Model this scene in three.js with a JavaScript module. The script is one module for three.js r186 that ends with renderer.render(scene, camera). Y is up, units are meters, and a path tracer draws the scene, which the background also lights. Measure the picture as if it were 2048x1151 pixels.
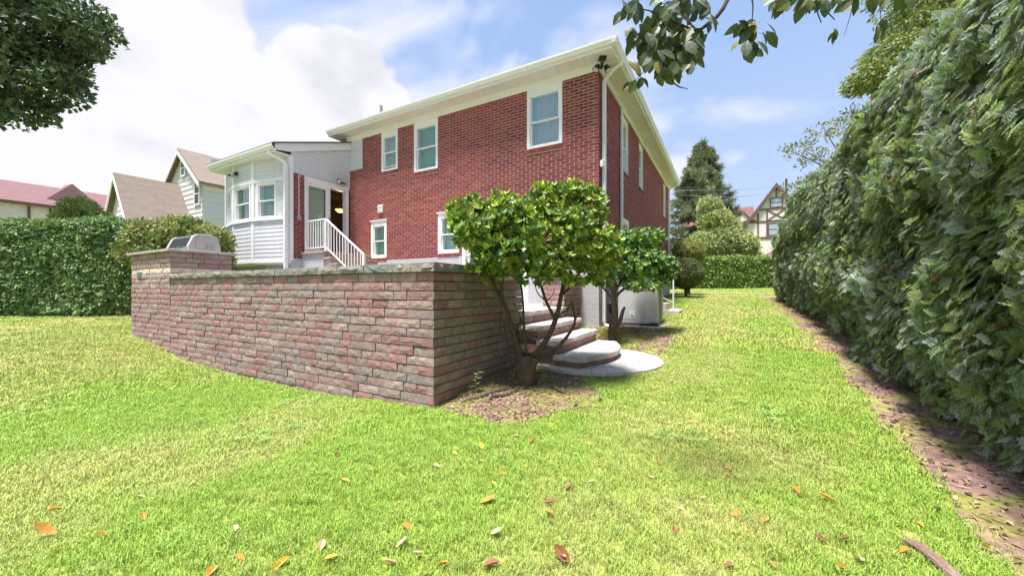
import * as THREE from 'three';
import { mergeGeometries } from 'three/addons/utils/BufferGeometryUtils.js';
import { RoundedBoxGeometry } from 'three/addons/geometries/RoundedBoxGeometry.js';

// ---------------------------------------------------------------- camera, sky, sun, exposure
const V3 = (x, y, z) => new THREE.Vector3(x, y, z);
const scene = new THREE.Scene();
const camera = new THREE.PerspectiveCamera(74.56, 2048 / 1151, 0.05, 1500);
const EYE = V3(2.307, 1.45, 7.717), FWD = V3(-0.493, 0, -0.87), RGT = V3(0.87, 0, -0.493);
camera.position.copy(EYE);
camera.lookAt(EYE.x + FWD.x, EYE.y, EYE.z + FWD.z);
const renderer = new THREE.WebGLRenderer({ antialias: true });
renderer.toneMapping = THREE.LinearToneMapping;
renderer.toneMappingExposure = 3.4;
renderer.shadowMap.enabled = true;
const sun = new THREE.DirectionalLight(new THREE.Color(1.0, 0.95, 0.90), 2.9);
sun.position.set(-4, 72, 21); sun.target.position.set(0, 0, 0);
sun.castShadow = true; sun.shadow.radius = 22;
sun.shadow.mapSize.set(2048, 2048);
Object.assign(sun.shadow.camera, { left: -30, right: 30, top: 30, bottom: -30, near: 1, far: 160 });
sun.name = 'sun'; scene.add(sun, sun.target);

// ---------------------------------------------------------------- random numbers and noise
function mulberry(a) { return () => { a |= 0; a = a + 0x6D2B79F5 | 0; let t = Math.imul(a ^ a >>> 15, 1 | a); t = t + Math.imul(t ^ t >>> 7, 61 | t) ^ t; return ((t ^ t >>> 14) >>> 0) / 4294967296; }; }
let rnd = mulberry(7);
const rr = (a, b) => a + (b - a) * rnd();
const clamp = (x, a = 0, b = 1) => Math.min(b, Math.max(a, x));
const sstep = (a, b, x) => { const t = clamp((x - a) / (b - a)); return t * t * (3 - 2 * t); };
const mix = (a, b, t) => a + (b - a) * t;
function h3(x, y, z) { let h = Math.imul(x, 374761393) + Math.imul(y, 668265263) + Math.imul(z, 2147483647 - 58) | 0; h = Math.imul(h ^ h >>> 13, 1274126177); return ((h ^ h >>> 16) >>> 0) / 4294967296; }
function noise3(x, y, z) {
  const X = Math.floor(x), Y = Math.floor(y), Z = Math.floor(z); let fx = x - X, fy = y - Y, fz = z - Z;
  fx = fx * fx * (3 - 2 * fx); fy = fy * fy * (3 - 2 * fy); fz = fz * fz * (3 - 2 * fz);
  const a = mix(mix(h3(X, Y, Z), h3(X + 1, Y, Z), fx), mix(h3(X, Y + 1, Z), h3(X + 1, Y + 1, Z), fx), fy);
  const b = mix(mix(h3(X, Y, Z + 1), h3(X + 1, Y, Z + 1), fx), mix(h3(X, Y + 1, Z + 1), h3(X + 1, Y + 1, Z + 1), fx), fy);
  return mix(a, b, fz);
}
function fbm(x, y, z, o = 5) { let s = 0, a = 0.5, t = 0; for (let i = 0; i < o; i++) { s += a * noise3(x, y, z); t += a; a *= 0.5; x = x * 2.03 + 7.1; y = y * 2.03 + 3.7; z = z * 2.03 + 1.3; } return s / t; }

// ---------------------------------------------------------------- sky: blue air with cumulus and thin streaks
const pixDir = (u, v) => FWD.clone().multiplyScalar(756).addScaledVector(RGT, u - 1024).add(V3(0, 574 - v, 0)).normalize();
{
  const W = 2048, H = 1024, data = new Float32Array(W * H * 4);
  const cum = [[640, 200, 7.6], [590, 200, 5.4], [700, 180, 6], [745, 225, 5], [570, 270, 7], [660, 290, 10], [470, 320, 8], [640, 135, 4], [690, 128, 3.6], [765, 215, 3.2],
    [215, 110, 10.5], [70, 200, 10], [340, 60, 8.5], [370, 190, 7], [-200, 150, 18], [60, -50, 12], [430, 120, 4.5], [150, 330, 7], [330, 350, 6], [1690, 400, 4.2], [1740, 345, 4], [1580, 500, 3.5]]
    .map(([u, v, r]) => [pixDir(u, v), r * Math.PI / 180]);
  for (let j = 0; j < H; j++) for (let i = 0; i < W; i++) {
    const el = ((j + 0.5) / H - 0.5) * Math.PI, az = ((i + 0.5) / W - 0.5) * 2 * Math.PI;
    const dx = Math.cos(el) * Math.cos(az), dy = Math.sin(el), dz = Math.cos(el) * Math.sin(az);
    const e = Math.max(dy, 0), t = Math.pow(e, 0.62);
    let r = mix(0.235, 0.062, t), g = mix(0.268, 0.125, t), b = mix(0.335, 0.25, t);
    if (dy > -0.05) {
      const k = 1 / (e + 0.32), px = dx * k, pz = dz * k;
      // thin streaky cloud
      const wr = fbm(px * 1.7 + 3, 2.2, pz * 1.7, 3) * 1.6;
      let s = fbm(px * 3.4 + wr, 5.0, pz * 3.4 - wr * 0.6, 6);
      let c = sstep(0.43, 0.70, s) * 0.8;
      // cumulus heaps
      let f = -1;
      for (const [d, rad] of cum) { const q = dx * d.x + dy * d.y + dz * d.z; if (q > 0.6) { const a = 1 - Math.acos(Math.min(1, q)) / rad; if (a > f) f = a; } }
      const far = fbm(px * 1.1 + 31.4, 9.0, pz * 1.1 + 14, 4);
      f = Math.max(f, (far - 0.70) * 2.6);
      let m = 0, sh = 0;
      if (f > -0.6) { const n = fbm(dx * 13, dy * 15, dz * 13, 6); m = sstep(0.0, 0.13, f + (n - 0.5) * 0.85); sh = fbm(dx * 6 + 9, dy * 10, dz * 6, 5); }
      r = mix(r, 0.305, c); g = mix(g, 0.302, c); b = mix(b, 0.345, c);
      const wv = 0.290 - 0.062 * sstep(0.40, 0.68, sh);
      r = mix(r, wv, m); g = mix(g, wv, m); b = mix(b, wv * 1.04 + 0.010, m);
    }
    const o = (j * W + i) * 4; data[o] = r; data[o + 1] = g; data[o + 2] = b; data[o + 3] = 1;
  }
  const tex = new THREE.DataTexture(data, W, H, THREE.RGBAFormat, THREE.FloatType);
  tex.mapping = THREE.EquirectangularReflectionMapping; tex.magFilter = THREE.LinearFilter; tex.minFilter = THREE.LinearFilter; tex.needsUpdate = true;
  scene.background = tex; scene.environment = tex;
}

// ---------------------------------------------------------------- helpers
const taken = new Map();
function numbered(name) { const n = taken.get(name) || 0; taken.set(name, n + 1); return n ? name + '_' + String(n).padStart(3, '0') : name; }
function thing(name, label, category, pos = [0, 0, 0], turn = 0, group) {
  const o = new THREE.Group(); o.name = numbered(name); o.position.set(...pos); o.rotation.y = turn;
  o.userData = { label, category }; if (group) o.userData.group = group; scene.add(o); return o;
}
function mesh(name, geo, mat, parent, pos, ry = 0) {
  const m = new THREE.Mesh(Array.isArray(geo) ? merge(geo) : geo, mat); m.castShadow = m.receiveShadow = true;
  if (pos) m.position.set(...pos); m.rotation.y = ry;
  if (parent) { m.name = name; parent.add(m); } else { m.name = numbered(name); scene.add(m); }
  return m;
}
function tag(o, label, category, group) { o.userData.label = label; o.userData.category = category; if (group) o.userData.group = group; return o; }
function structure(o, label) { o.userData.kind = 'structure'; o.userData.label = label; return o; }
function part(name, parent, pos = [0, 0, 0], ry = 0) { const g = new THREE.Group(); g.name = name; g.position.set(...pos); g.rotation.y = ry; parent.add(g); return g; }
function merge(list) {
  const l = list.map((g) => (g.index ? g.toNonIndexed() : g)); const keep = ['position', 'normal', 'uv', 'color'].filter((k) => l.every((g) => g.attributes[k]));
  for (const g of l) for (const k of Object.keys(g.attributes)) if (!keep.includes(k)) g.deleteAttribute(k);
  return mergeGeometries(l);
}
// a box between two corners, uv in metres
function uvBox(g) {
  const p = g.attributes.position, n = g.attributes.normal, uv = new Float32Array(p.count * 2);
  for (let i = 0; i < p.count; i++) { const ax = Math.abs(n.getX(i)), ay = Math.abs(n.getY(i)), az = Math.abs(n.getZ(i));
    if (ay >= ax && ay >= az) { uv[2 * i] = p.getX(i); uv[2 * i + 1] = p.getZ(i); } else if (ax >= az) { uv[2 * i] = p.getZ(i); uv[2 * i + 1] = p.getY(i); } else { uv[2 * i] = p.getX(i); uv[2 * i + 1] = p.getY(i); } }
  g.setAttribute('uv', new THREE.BufferAttribute(uv, 2)); return g;
}
function bx(x0, x1, y0, y1, z0, z1) { const g = new THREE.BoxGeometry(Math.abs(x1 - x0), Math.abs(y1 - y0), Math.abs(z1 - z0)); g.translate((x0 + x1) / 2, (y0 + y1) / 2, (z0 + z1) / 2); return uvBox(g); }
function rbx(x0, x1, y0, y1, z0, z1, r = 0.008, s = 1) { const g = new RoundedBoxGeometry(Math.abs(x1 - x0), Math.abs(y1 - y0), Math.abs(z1 - z0), s, r); g.translate((x0 + x1) / 2, (y0 + y1) / 2, (z0 + z1) / 2); return uvBox(g); }
function cyl(r, h, x, y, z, seg = 16, r2 = r) { const g = new THREE.CylinderGeometry(r2, r, h, seg); g.translate(x, y + h / 2, z); return g; }
// tapering limb through points
function limb(pts, r0, r1, radial = 6, seg = 0) {
  const c = new THREE.CatmullRomCurve3(pts); const n = seg || Math.max(3, pts.length * 3);
  const pos = [], nor = [], uv = [], idx = []; let side = V3(1, 0, 0.3);
  const len = c.getLength();
  for (let i = 0; i <= n; i++) {
    const t = i / n, p = c.getPoint(t), d = c.getTangent(t); const a = side.clone().addScaledVector(d, -side.dot(d)).normalize(), b = d.clone().cross(a); side = a;
    const r = mix(r0, r1, t);
    for (let k = 0; k <= radial; k++) { const q = k / radial * Math.PI * 2, ca = Math.cos(q), sa = Math.sin(q); const nx = a.x * ca + b.x * sa, ny = a.y * ca + b.y * sa, nz = a.z * ca + b.z * sa;
      pos.push(p.x + nx * r, p.y + ny * r, p.z + nz * r); nor.push(nx, ny, nz); uv.push(k / radial, t * len * 2); }
  }
  const w = radial + 1; for (let i = 0; i < n; i++) for (let k = 0; k < radial; k++) { const q = i * w + k; idx.push(q, q + 1, q + w, q + 1, q + w + 1, q + w); }
  const g = new THREE.BufferGeometry(); g.setAttribute('position', new THREE.Float32BufferAttribute(pos, 3)); g.setAttribute('normal', new THREE.Float32BufferAttribute(nor, 3)); g.setAttribute('uv', new THREE.Float32BufferAttribute(uv, 2)); g.setIndex(idx); return g;
}
function pipe(pts, r, radial = 8) { return new THREE.TubeGeometry(new THREE.CatmullRomCurve3(pts.map((p) => V3(...p)), false, 'catmullrom', 0.15), pts.length * 6, r, radial); }
function tri(list) { const g = new THREE.BufferGeometry(); g.setAttribute('position', new THREE.Float32BufferAttribute(list, 3)); g.computeVertexNormals(); return uvBox(g); }
// prism: polygon in (a,b) extruded
function prism(poly, depth) { const s = new THREE.Shape(poly.map(([a, b]) => new THREE.Vector2(a, b))); return new THREE.ExtrudeGeometry(s, { depth, bevelEnabled: false }); }
const at = (u, v, d) => EYE.clone().addScaledVector(FWD, d).addScaledVector(RGT, (u - 1024) * d / 756).add(V3(0, (574 - v) * d / 756, 0));
const lin = (r, g, b) => new THREE.Color().setRGB(r, g, b);
function instanced(name, geo, mat, list, parent, colors) {
  const m = new THREE.InstancedMesh(geo, mat, list.length); list.forEach((x, i) => m.setMatrixAt(i, x)); if (colors) colors.forEach((c, i) => m.setColorAt(i, c));
  m.castShadow = m.receiveShadow = true; m.name = parent ? name : numbered(name); m.userData.kind = 'stuff'; (parent || scene).add(m); return m;
}
const M4 = new THREE.Matrix4(), Q = new THREE.Quaternion(), Q2 = new THREE.Quaternion();
// matrix: local +y along dir, rolled at random, scaled
function aim(p, dir, s, roll = rnd() * 6.283) { Q.setFromUnitVectors(V3(0, 1, 0), dir.clone().normalize()); Q2.setFromAxisAngle(V3(0, 1, 0), roll); return new THREE.Matrix4().compose(p, Q.clone().multiply(Q2), V3(s, s, s)); }
// orient so that local y = dir, local z (leaf face) close to up
function lay(p, dir, up, s) { const y = dir.clone().normalize(); let x = y.clone().cross(up); if (x.lengthSq() < 1e-4) x = V3(1, 0, 0); x.normalize(); const z = x.clone().cross(y); const m = new THREE.Matrix4().makeBasis(x, y, z); m.scale(V3(s, s, s)); m.setPosition(p); return m; }

// textures
function noiseTex(size, fn, srgb = false) {
  const d = new Uint8Array(size * size * 4);
  for (let j = 0; j < size; j++) for (let i = 0; i < size; i++) { const c = fn(i / size, j / size), o = (j * size + i) * 4; for (let k = 0; k < 3; k++) d[o + k] = clamp(Array.isArray(c) ? c[k] : c) * 255; d[o + 3] = 255; }
  const t = new THREE.DataTexture(d, size, size); t.wrapS = t.wrapT = THREE.RepeatWrapping; t.magFilter = THREE.LinearFilter; t.minFilter = THREE.LinearMipmapLinearFilter; t.generateMipmaps = true; if (srgb) t.colorSpace = THREE.SRGBColorSpace; t.needsUpdate = true; return t;
}
// tileable fbm on the unit square
function tfbm(u, v, f, z, o = 5) { const a = u * 6.2832, b = v * 6.2832, R = f / 6.2832; const x = Math.cos(a) * R, y = Math.sin(a) * R, p = Math.cos(b) * R, q = Math.sin(b) * R; return 0.5 * (fbm(x + 9.7 + p * 0.83, y + 5.1 + q * 0.77, z + p - 0.31 * q, o) + fbm(x * 0.7 - q + 3, p + y * 0.6 + 8, z + 4 + y - q, o)); }
const texGrain = noiseTex(256, (u, v) => { const n = tfbm(u, v, 22, 1, 4); return clamp((n - 0.3) * 2.2); });
const texRock = noiseTex(512, (u, v) => { const n = tfbm(u, v, 9, 3, 6), m = tfbm(u, v, 40, 8, 3); return clamp((n - 0.25) * 1.4 + (m - 0.5) * 0.7); });
const texMottle = noiseTex(512, (u, v) => { const n = clamp((tfbm(u, v, 6, 12, 5) - 0.5) * 3.4 + 0.5), m = clamp((tfbm(u, v, 50, 21, 2) - 0.5) * 2.2 + 0.5), w = clamp((tfbm(u, v, 8, 33, 4) - 0.5) * 3 + 0.5); const l = 0.62 + 0.26 * w + 0.24 * (m - 0.5); return [l * mix(0.93, 1.10, n), l * mix(1.04, 0.95, n), l * mix(1.06, 0.92, n)]; });
const texFine = noiseTex(256, (u, v) => { const m = clamp((tfbm(u, v, 34, 51, 3) - 0.5) * 1.8 + 0.5), w = tfbm(u, v, 5, 53, 4); return 0.74 + 0.2 * m + 0.2 * (w - 0.5); });
const texShingle = noiseTex(512, (u, v) => { const row = Math.floor(v * 24), off = (row * 0.37) % 1; const col = Math.floor((u * 12 + off) % 12); const k = h3(col, row, 4); const e = (v * 24) % 1; return 0.72 + 0.12 * k + 0.1 * (tfbm(u, v, 60, 2, 2) - 0.5) - (e < 0.1 ? 0.2 : 0); });
const rep = (t, x, y = x) => { const c = t.clone(); c.repeat.set(x, y); c.needsUpdate = true; return c; };
const std = (color, roughness = 0.8, o = {}) => new THREE.MeshStandardMaterial({ color, roughness, ...o });
const leafMat = (color, tr = 0.35, o = {}) => new THREE.MeshPhysicalMaterial({ color, roughness: 0.72, transmission: tr, thickness: 0, side: THREE.DoubleSide, ...o });

const M = {
  white: std(lin(0.78, 0.78, 0.77), 0.45, { bumpMap: rep(texGrain, 3), bumpScale: 0.0006 }),
  vinyl: std(lin(0.74, 0.745, 0.75), 0.5, { map: rep(texFine, 0.7), bumpMap: rep(texGrain, 1, 5), bumpScale: 0.0008 }),
  soffit: std(lin(0.72, 0.69, 0.66), 0.55), gutter: std(lin(0.76, 0.76, 0.75), 0.35),
  mortar: std(lin(0.56, 0.37, 0.33), 0.95, { map: rep(texFine, 2), bumpMap: rep(texGrain, 3), bumpScale: 0.003 }),
  brickV: std(lin(1, 1, 1), 0.85, { vertexColors: true, bumpMap: rep(texGrain, 5), bumpScale: 0.003 }),
  foundation: std(lin(0.52, 0.52, 0.53), 0.9, { map: rep(texFine, 1), bumpMap: rep(texGrain, 2), bumpScale: 0.004 }),
  concrete: std(lin(0.52, 0.48, 0.46), 0.9, { map: rep(texMottle, 0.8), bumpMap: rep(texGrain, 2), bumpScale: 0.003 }),
  glass: new THREE.MeshPhysicalMaterial({ color: lin(0.93, 1, 0.97), roughness: 0.015, transmission: 1, thickness: 0, ior: 1.62 }),
  blind: std(lin(0.20, 0.31, 0.28), 0.8), blindPale: std(lin(0.32, 0.34, 0.36), 0.8), blindGreen: std(lin(0.30, 0.38, 0.31), 0.8),
  blackPlastic: std(lin(0.018, 0.018, 0.02), 0.4), lens: std(lin(0.5, 0.5, 0.5), 0.15), greyMetal: std(lin(0.35, 0.35, 0.36), 0.45, { metalness: 0.3 }),
  core: std(lin(0.20, 0.16, 0.145), 0.95), tread: std(lin(0.72, 0.65, 0.62), 0.85, { map: rep(texMottle, 1.6), bumpMap: rep(texRock, 2.5), bumpScale: 0.004 }),
  treadEdge: std(lin(0.72, 0.65, 0.62), 0.9, { map: rep(texMottle, 2), bumpMap: rep(texRock, 3), bumpScale: 0.012 }),
  bark: std(lin(0.15, 0.105, 0.075), 0.95, { map: rep(texMottle, 1, 2), bumpMap: rep(texRock, 1, 3), bumpScale: 0.012 }),
  barkDark: std(lin(0.075, 0.055, 0.045), 0.95, { bumpMap: rep(texRock, 1, 3), bumpScale: 0.01 }),
  shingleDark: std(lin(0.12, 0.115, 0.11), 0.95, { map: rep(texShingle, 0.3) }),
  shingleTan: std(lin(0.31, 0.245, 0.205), 0.95, { map: rep(texShingle, 0.22) }), shinglePink: std(lin(0.27, 0.145, 0.15), 0.95, { map: rep(texShingle, 0.2) }), shingleRed: std(lin(0.22, 0.105, 0.10), 0.95, { map: rep(texShingle, 0.2) }),
  stucco: std(lin(0.80, 0.75, 0.71), 0.9, { map: rep(texFine, 0.3) }), timber: std(lin(0.12, 0.075, 0.065), 0.85),
};
// split-face concrete blocks: red, rose, tan, grey, blue-grey, dark red, pale
const blockTints = [[0.46, 0.265, 0.245], [0.48, 0.315, 0.29], [0.46, 0.345, 0.30], [0.41, 0.305, 0.28], [0.38, 0.315, 0.295], [0.40, 0.235, 0.22], [0.54, 0.40, 0.355], [0.44, 0.295, 0.27]];
const blockMats = blockTints.map((c, i) => { const m = rep(texMottle, 1.7); m.offset.set(i * 0.31, i * 0.17); return std(lin(...c), 0.95, { map: m, bumpMap: rep(texRock, 6), bumpScale: 0.009 }); });
const capTints = [[0.36, 0.34, 0.30], [0.31, 0.31, 0.29], [0.41, 0.37, 0.32], [0.29, 0.31, 0.29]];
const capMats = capTints.map((c) => std(lin(...c), 0.95, { map: rep(texMottle, 1.7), bumpMap: rep(texRock, 6), bumpScale: 0.011 }));
const slabCapMat = std(lin(0.50, 0.45, 0.41), 0.8, { map: rep(texMottle, 1), bumpMap: rep(texGrain, 2), bumpScale: 0.003 });

// ---------------------------------------------------------------- terrain
function curve(pts) { return (x) => { if (x <= pts[0][0]) return pts[0][1]; for (let i = 1; i < pts.length; i++) if (x <= pts[i][0]) { const [a, b] = pts[i - 1], [c, d] = pts[i]; const p0 = pts[Math.max(0, i - 2)], p3 = pts[Math.min(pts.length - 1, i + 1)]; const t = (x - a) / (c - a), w = c - a; const m0 = (d - p0[1]) / (c - p0[0]) * w, m1 = (p3[1] - b) / (p3[0] - a) * w; const t2 = t * t, t3 = t2 * t; return (2 * t3 - 3 * t2 + 1) * b + (t3 - 2 * t2 + t) * m0 + (-2 * t3 + 3 * t2) * d + (t3 - t2) * m1; } return pts[pts.length - 1][1]; }; }
const gz = curve([[-400, 0.2], [-80, 1.2], [-40, 1.42], [-21, 1.38], [-12, 1.16], [-5, 0.88], [-0.45, 0.62], [1.5, 0.39], [2.5, 0.29], [3.5, 0.195], [4.65, 0.11], [6, 0.05], [7.7, 0], [9, -0.04], [20, -0.3], [400, -1]]);
const gx = curve([[-400, 0.6], [-20, 0.72], [-14, 0.66], [-12, 0.58], [-9, 0.34], [-7, 0.10], [-5.7, -0.01], [-2.8, -0.05], [-0.4, 0.05], [1, 0.03], [2.3, 0.0], [3.5, 0.02], [5, 0.08], [400, 0.2]]);
const ground = (x, z) => { const g = gz(z) + gx(x) * (0.35 + 0.65 * sstep(-6, 1, z)) + (noise3(x * 0.9, 3.1, z * 0.9) - 0.5) * 0.03; return mix(g, Math.min(g, 0.318), sstep(1.75, 1.08, Math.hypot(x - 0.46, z - 1.9))); };
// point on the ground under a direction of sight
function onGround(u, v) { const d = pixDir(u, v); let t = 3; for (let i = 0; i < 60; i++) { const x = EYE.x + d.x * t, z = EYE.z + d.z * t; const y = EYE.y + d.y * t; t += (y - ground(x, z)) * 0.6 / Math.max(0.08, -d.y); t = clamp(t, 0.5, 60); } return V3(EYE.x + d.x * t, ground(EYE.x + d.x * t, EYE.z + d.z * t), EYE.z + d.z * t); }
{
  const N = 190, pos = [], uv = [], idx = [], col = [];
  const warp = (s) => 26 * s + 374 * Math.pow(Math.abs(s), 7) * Math.sign(s);
  for (let j = 0; j <= N; j++) for (let i = 0; i <= N; i++) {
    const x = warp(i / N * 2 - 1) - 2, z = warp(j / N * 2 - 1) - 2; pos.push(x, ground(x, z) - 0.006, z); uv.push(x, z);
    const n = fbm(x * 0.5, 2, z * 0.5, 4), dryPale = sstep(0.5, 0.68, n); col.push(mix(0.34, 0.50, dryPale), mix(0.42, 0.47, dryPale), mix(0.07, 0.18, dryPale));
  }
  for (let j = 0; j < N; j++) for (let i = 0; i < N; i++) { const a = j * (N + 1) + i; idx.push(a, a + N + 1, a + 1, a + 1, a + N + 1, a + N + 2); }
  const g = new THREE.BufferGeometry(); g.setAttribute('position', new THREE.Float32BufferAttribute(pos, 3)); g.setAttribute('uv', new THREE.Float32BufferAttribute(uv, 2)); g.setAttribute('color', new THREE.Float32BufferAttribute(col, 3)); g.setIndex(idx); g.computeVertexNormals();
  const lawnTex = noiseTex(512, (u, v) => { const a = tfbm(u, v, 60, 4, 3), b = tfbm(u, v, 8, 9, 4); const l = clamp((a - 0.5) * 2.4 + 0.62 + (b - 0.5) * 0.7, 0.12, 1); return [l * 0.98, l, l * 0.85]; });
  const m = std(lin(1, 1, 1), 0.95, { vertexColors: true, map: rep(lawnTex, 0.9), bumpMap: rep(lawnTex, 0.9), bumpScale: 0.02 });
  structure(mesh('lawn', g, m), 'sloping mown lawn that runs round the brick house');
}
// sheet that follows the ground inside an outline test
function groundSheet(name, x0, x1, z0, z1, step, inside, lift, mat, label) {
  const nx = Math.ceil((x1 - x0) / step), nz = Math.ceil((z1 - z0) / step), pos = [], uv = [];
  const P = (i, j) => { const x = x0 + i * step, z = z0 + j * step; return [x, ground(x, z) + lift, z]; };
  for (let j = 0; j < nz; j++) for (let i = 0; i < nx; i++) { if (!inside(x0 + (i + 0.5) * step, z0 + (j + 0.5) * step)) continue; const a = P(i, j), b = P(i + 1, j), c = P(i + 1, j + 1), d = P(i, j + 1); for (const q of [a, d, b, b, d, c]) { pos.push(...q); uv.push(q[0], q[2]); } }
  const g = new THREE.BufferGeometry(); g.setAttribute('position', new THREE.Float32BufferAttribute(pos, 3)); g.setAttribute('uv', new THREE.Float32BufferAttribute(uv, 2)); g.computeVertexNormals();
  return structure(mesh(name, g, mat), label);
}
const jag = (x, z, k = 1) => (fbm(x * 2.2, 7, z * 2.2, 4) - 0.5) * 0.5 * k;
const inHedgeBed = (x, z) => x > 3.5 + jag(x, z) * 0.55 + 0.06 * Math.sin(z * 0.8) && x < 6.2 && z > -10.5 && z < 10;
const inShrubBed = (x, z) => { const a = Math.hypot((x - 0.02) / 0.98, (z - 3.72) / 0.98); const b = Math.hypot((x - 0.62) / 0.95, (z - 0.35) / 1.0); return (a < 1 + jag(x, z, 1.3) || (b < 1 + jag(x, z, 1.2))) && x > -0.36; };
const soilTex = noiseTex(512, (u, v) => { const a = clamp((tfbm(u, v, 40, 14, 4) - 0.5) * 2.6 + 0.5), b = clamp((tfbm(u, v, 7, 19, 5) - 0.50) * 6 + 0.42); const l = 0.45 + 0.6 * a; return [l * mix(0.40, 0.37, b), l * mix(0.235, 0.36, b), l * mix(0.205, 0.09, b)]; });
const bedMat = std(lin(0.95, 0.98, 0.92), 0.97, { map: rep(soilTex, 0.55), bumpMap: rep(texRock, 3), bumpScale: 0.02 });
const soil2 = noiseTex(512, (u, v) => { const a = clamp((tfbm(u, v, 44, 24, 4) - 0.5) * 2.6 + 0.5), b = clamp((tfbm(u, v, 6, 29, 5) - 0.5) * 6 + 0.45); const l = 0.45 + 0.6 * a; return [l * mix(0.30, 0.34, b), l * mix(0.20, 0.32, b), l * mix(0.14, 0.08, b)]; });
const bed2Mat = std(lin(1, 1, 1), 0.97, { map: rep(soil2, 0.6), bumpMap: rep(texRock, 3), bumpScale: 0.025 });
groundSheet('hedge_bed', 3.0, 6.3, -10.5, 10, 0.06, inHedgeBed, 0.004, bedMat, 'strip of bare reddish soil and moss along the tall hedge');
groundSheet('shrub_bed', -0.4, 1.8, -0.8, 5.0, 0.04, inShrubBed, 0.004, bed2Mat, 'mossy bare soil round the shrub stems by the steps');

// ---------------------------------------------------------------- split-face block walls
// a block: length L along x, height H, rough face towards +z at z = 0, 48 triangles
function rockBlock(L, H, seed, rough = 0.010, depth = 0.09, edge = 0.003) {
  const r = mulberry(seed), nx = 5, ny = 2, grid = [];
  for (let j = 0; j <= ny; j++) for (let i = 0; i <= nx; i++) {
    const rim = i === 0 || i === nx || j === 0 || j === ny; let x = i / nx * L, y = j / ny * H;
    if (i > 0 && i < nx) x += (r() - 0.5) * L / nx * 0.5; if (j > 0 && j < ny) y += (r() - 0.5) * H * 0.3;
    if (j === 0) y += r() * 0.004; if (j === ny) y -= r() * 0.004;
    grid.push(V3(x - L / 2, y, rim ? -edge * (0.4 + r()) : (r() - 0.35) * rough));
  }
  const at_ = (i, j) => grid[j * (nx + 1) + i], pos = []; const T = (a, b, c) => pos.push(a.x, a.y, a.z, b.x, b.y, b.z, c.x, c.y, c.z);
  for (let j = 0; j < ny; j++) for (let i = 0; i < nx; i++) { const a = at_(i, j), b = at_(i + 1, j), c = at_(i + 1, j + 1), d = at_(i, j + 1); if (r() < 0.5) { T(a, b, c); T(a, c, d); } else { T(a, b, d); T(b, c, d); } }
  const rim = []; for (let i = 0; i < nx; i++) rim.push(at_(i, 0)); for (let j = 0; j < ny; j++) rim.push(at_(nx, j)); for (let i = nx; i > 0; i--) rim.push(at_(i, ny)); for (let j = ny; j > 0; j--) rim.push(at_(0, j));
  rim.forEach((a, k) => { const b = rim[(k + 1) % rim.length], a2 = V3(a.x, a.y, -depth), b2 = V3(b.x, b.y, -depth); T(b, a, a2); T(b, a2, b2); });
  const g = new THREE.BufferGeometry(); g.setAttribute('position', new THREE.Float32BufferAttribute(pos, 3)); g.computeVertexNormals(); uvBox(g);
  const uv = g.attributes.uv, ou = r() * 5, ov = r() * 5; for (let i = 0; i < uv.count; i++) uv.setXY(i, uv.getX(i) + ou, uv.getY(i) + ov);
  return g;
}
const blockShapes = {}; // a few variants of each length
function blockShape(L, H, rough) { const k = Math.round(L * 20) / 20, key = k + '_' + H + '_' + (rough || 0); blockShapes[key] = blockShapes[key] || [0, 1, 2, 3].map((i) => rockBlock(k - 0.008, H - 0.0065, 100 + i * 17 + Math.round(k * 400), rough)); return [blockShapes[key][Math.floor(rnd() * 4)], (L - 0.008) / (k - 0.008)]; }
const H0 = 0.1016;
let blockLog = [];
// rows of blocks on a face: local x from 0 to len, from y0 up; origin and turn place it. Blocks wholly under ground are left out
function blockFace(parent, origin, turn, len, y0, rows, { lengths = [0.2, 0.2, 0.25, 0.25, 0.3, 0.35], H = H0, tint, skip } = {}) {
  const c = Math.cos(turn), s = Math.sin(turn); let last = [];
  for (let k = 0; k < rows; k++) {
    let x = 0; const y = y0 + k * H, cuts = [];
    while (x < len - 0.01) {
      let L = lengths[Math.floor(rnd() * lengths.length)]; if (last.some((q) => Math.abs(q - (x + L)) < 0.05)) L += 0.1; if (len - x - L < 0.16) L = len - x; if (L > 0.62) L = L / 2;
      const xm = x + L / 2, wx = origin[0] + xm * c, wz = origin[2] - xm * s;
      if (y + H > ground(wx, wz) - 0.08 && !(skip && skip(x, x + L, y))) blockLog.push({ parent, p: [wx, y, wz], turn, L, H, n: V3(s, 0, c), tint: tint ? tint(k, x) : null });
      x += L; cuts.push(x);
    }
    last = cuts;
  }
}
const dampPatch = (p) => fbm(p[0] * 0.9 + 4, p[1] * 1.5, p[2] * 0.9, 3);
function pickTint(b) { if (b.tint !== null && b.tint !== undefined) return b.tint; const n = dampPatch(b.p), r = rnd(); if (r < 0.3) return n > 0.5 ? 3 : 1; if (r < 0.5) return 0; if (r < 0.64) return n > 0.55 ? 4 : 7; if (r < 0.76) return 2; if (r < 0.86) return 5; if (r < 0.92) return 6; return 7; }
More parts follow.
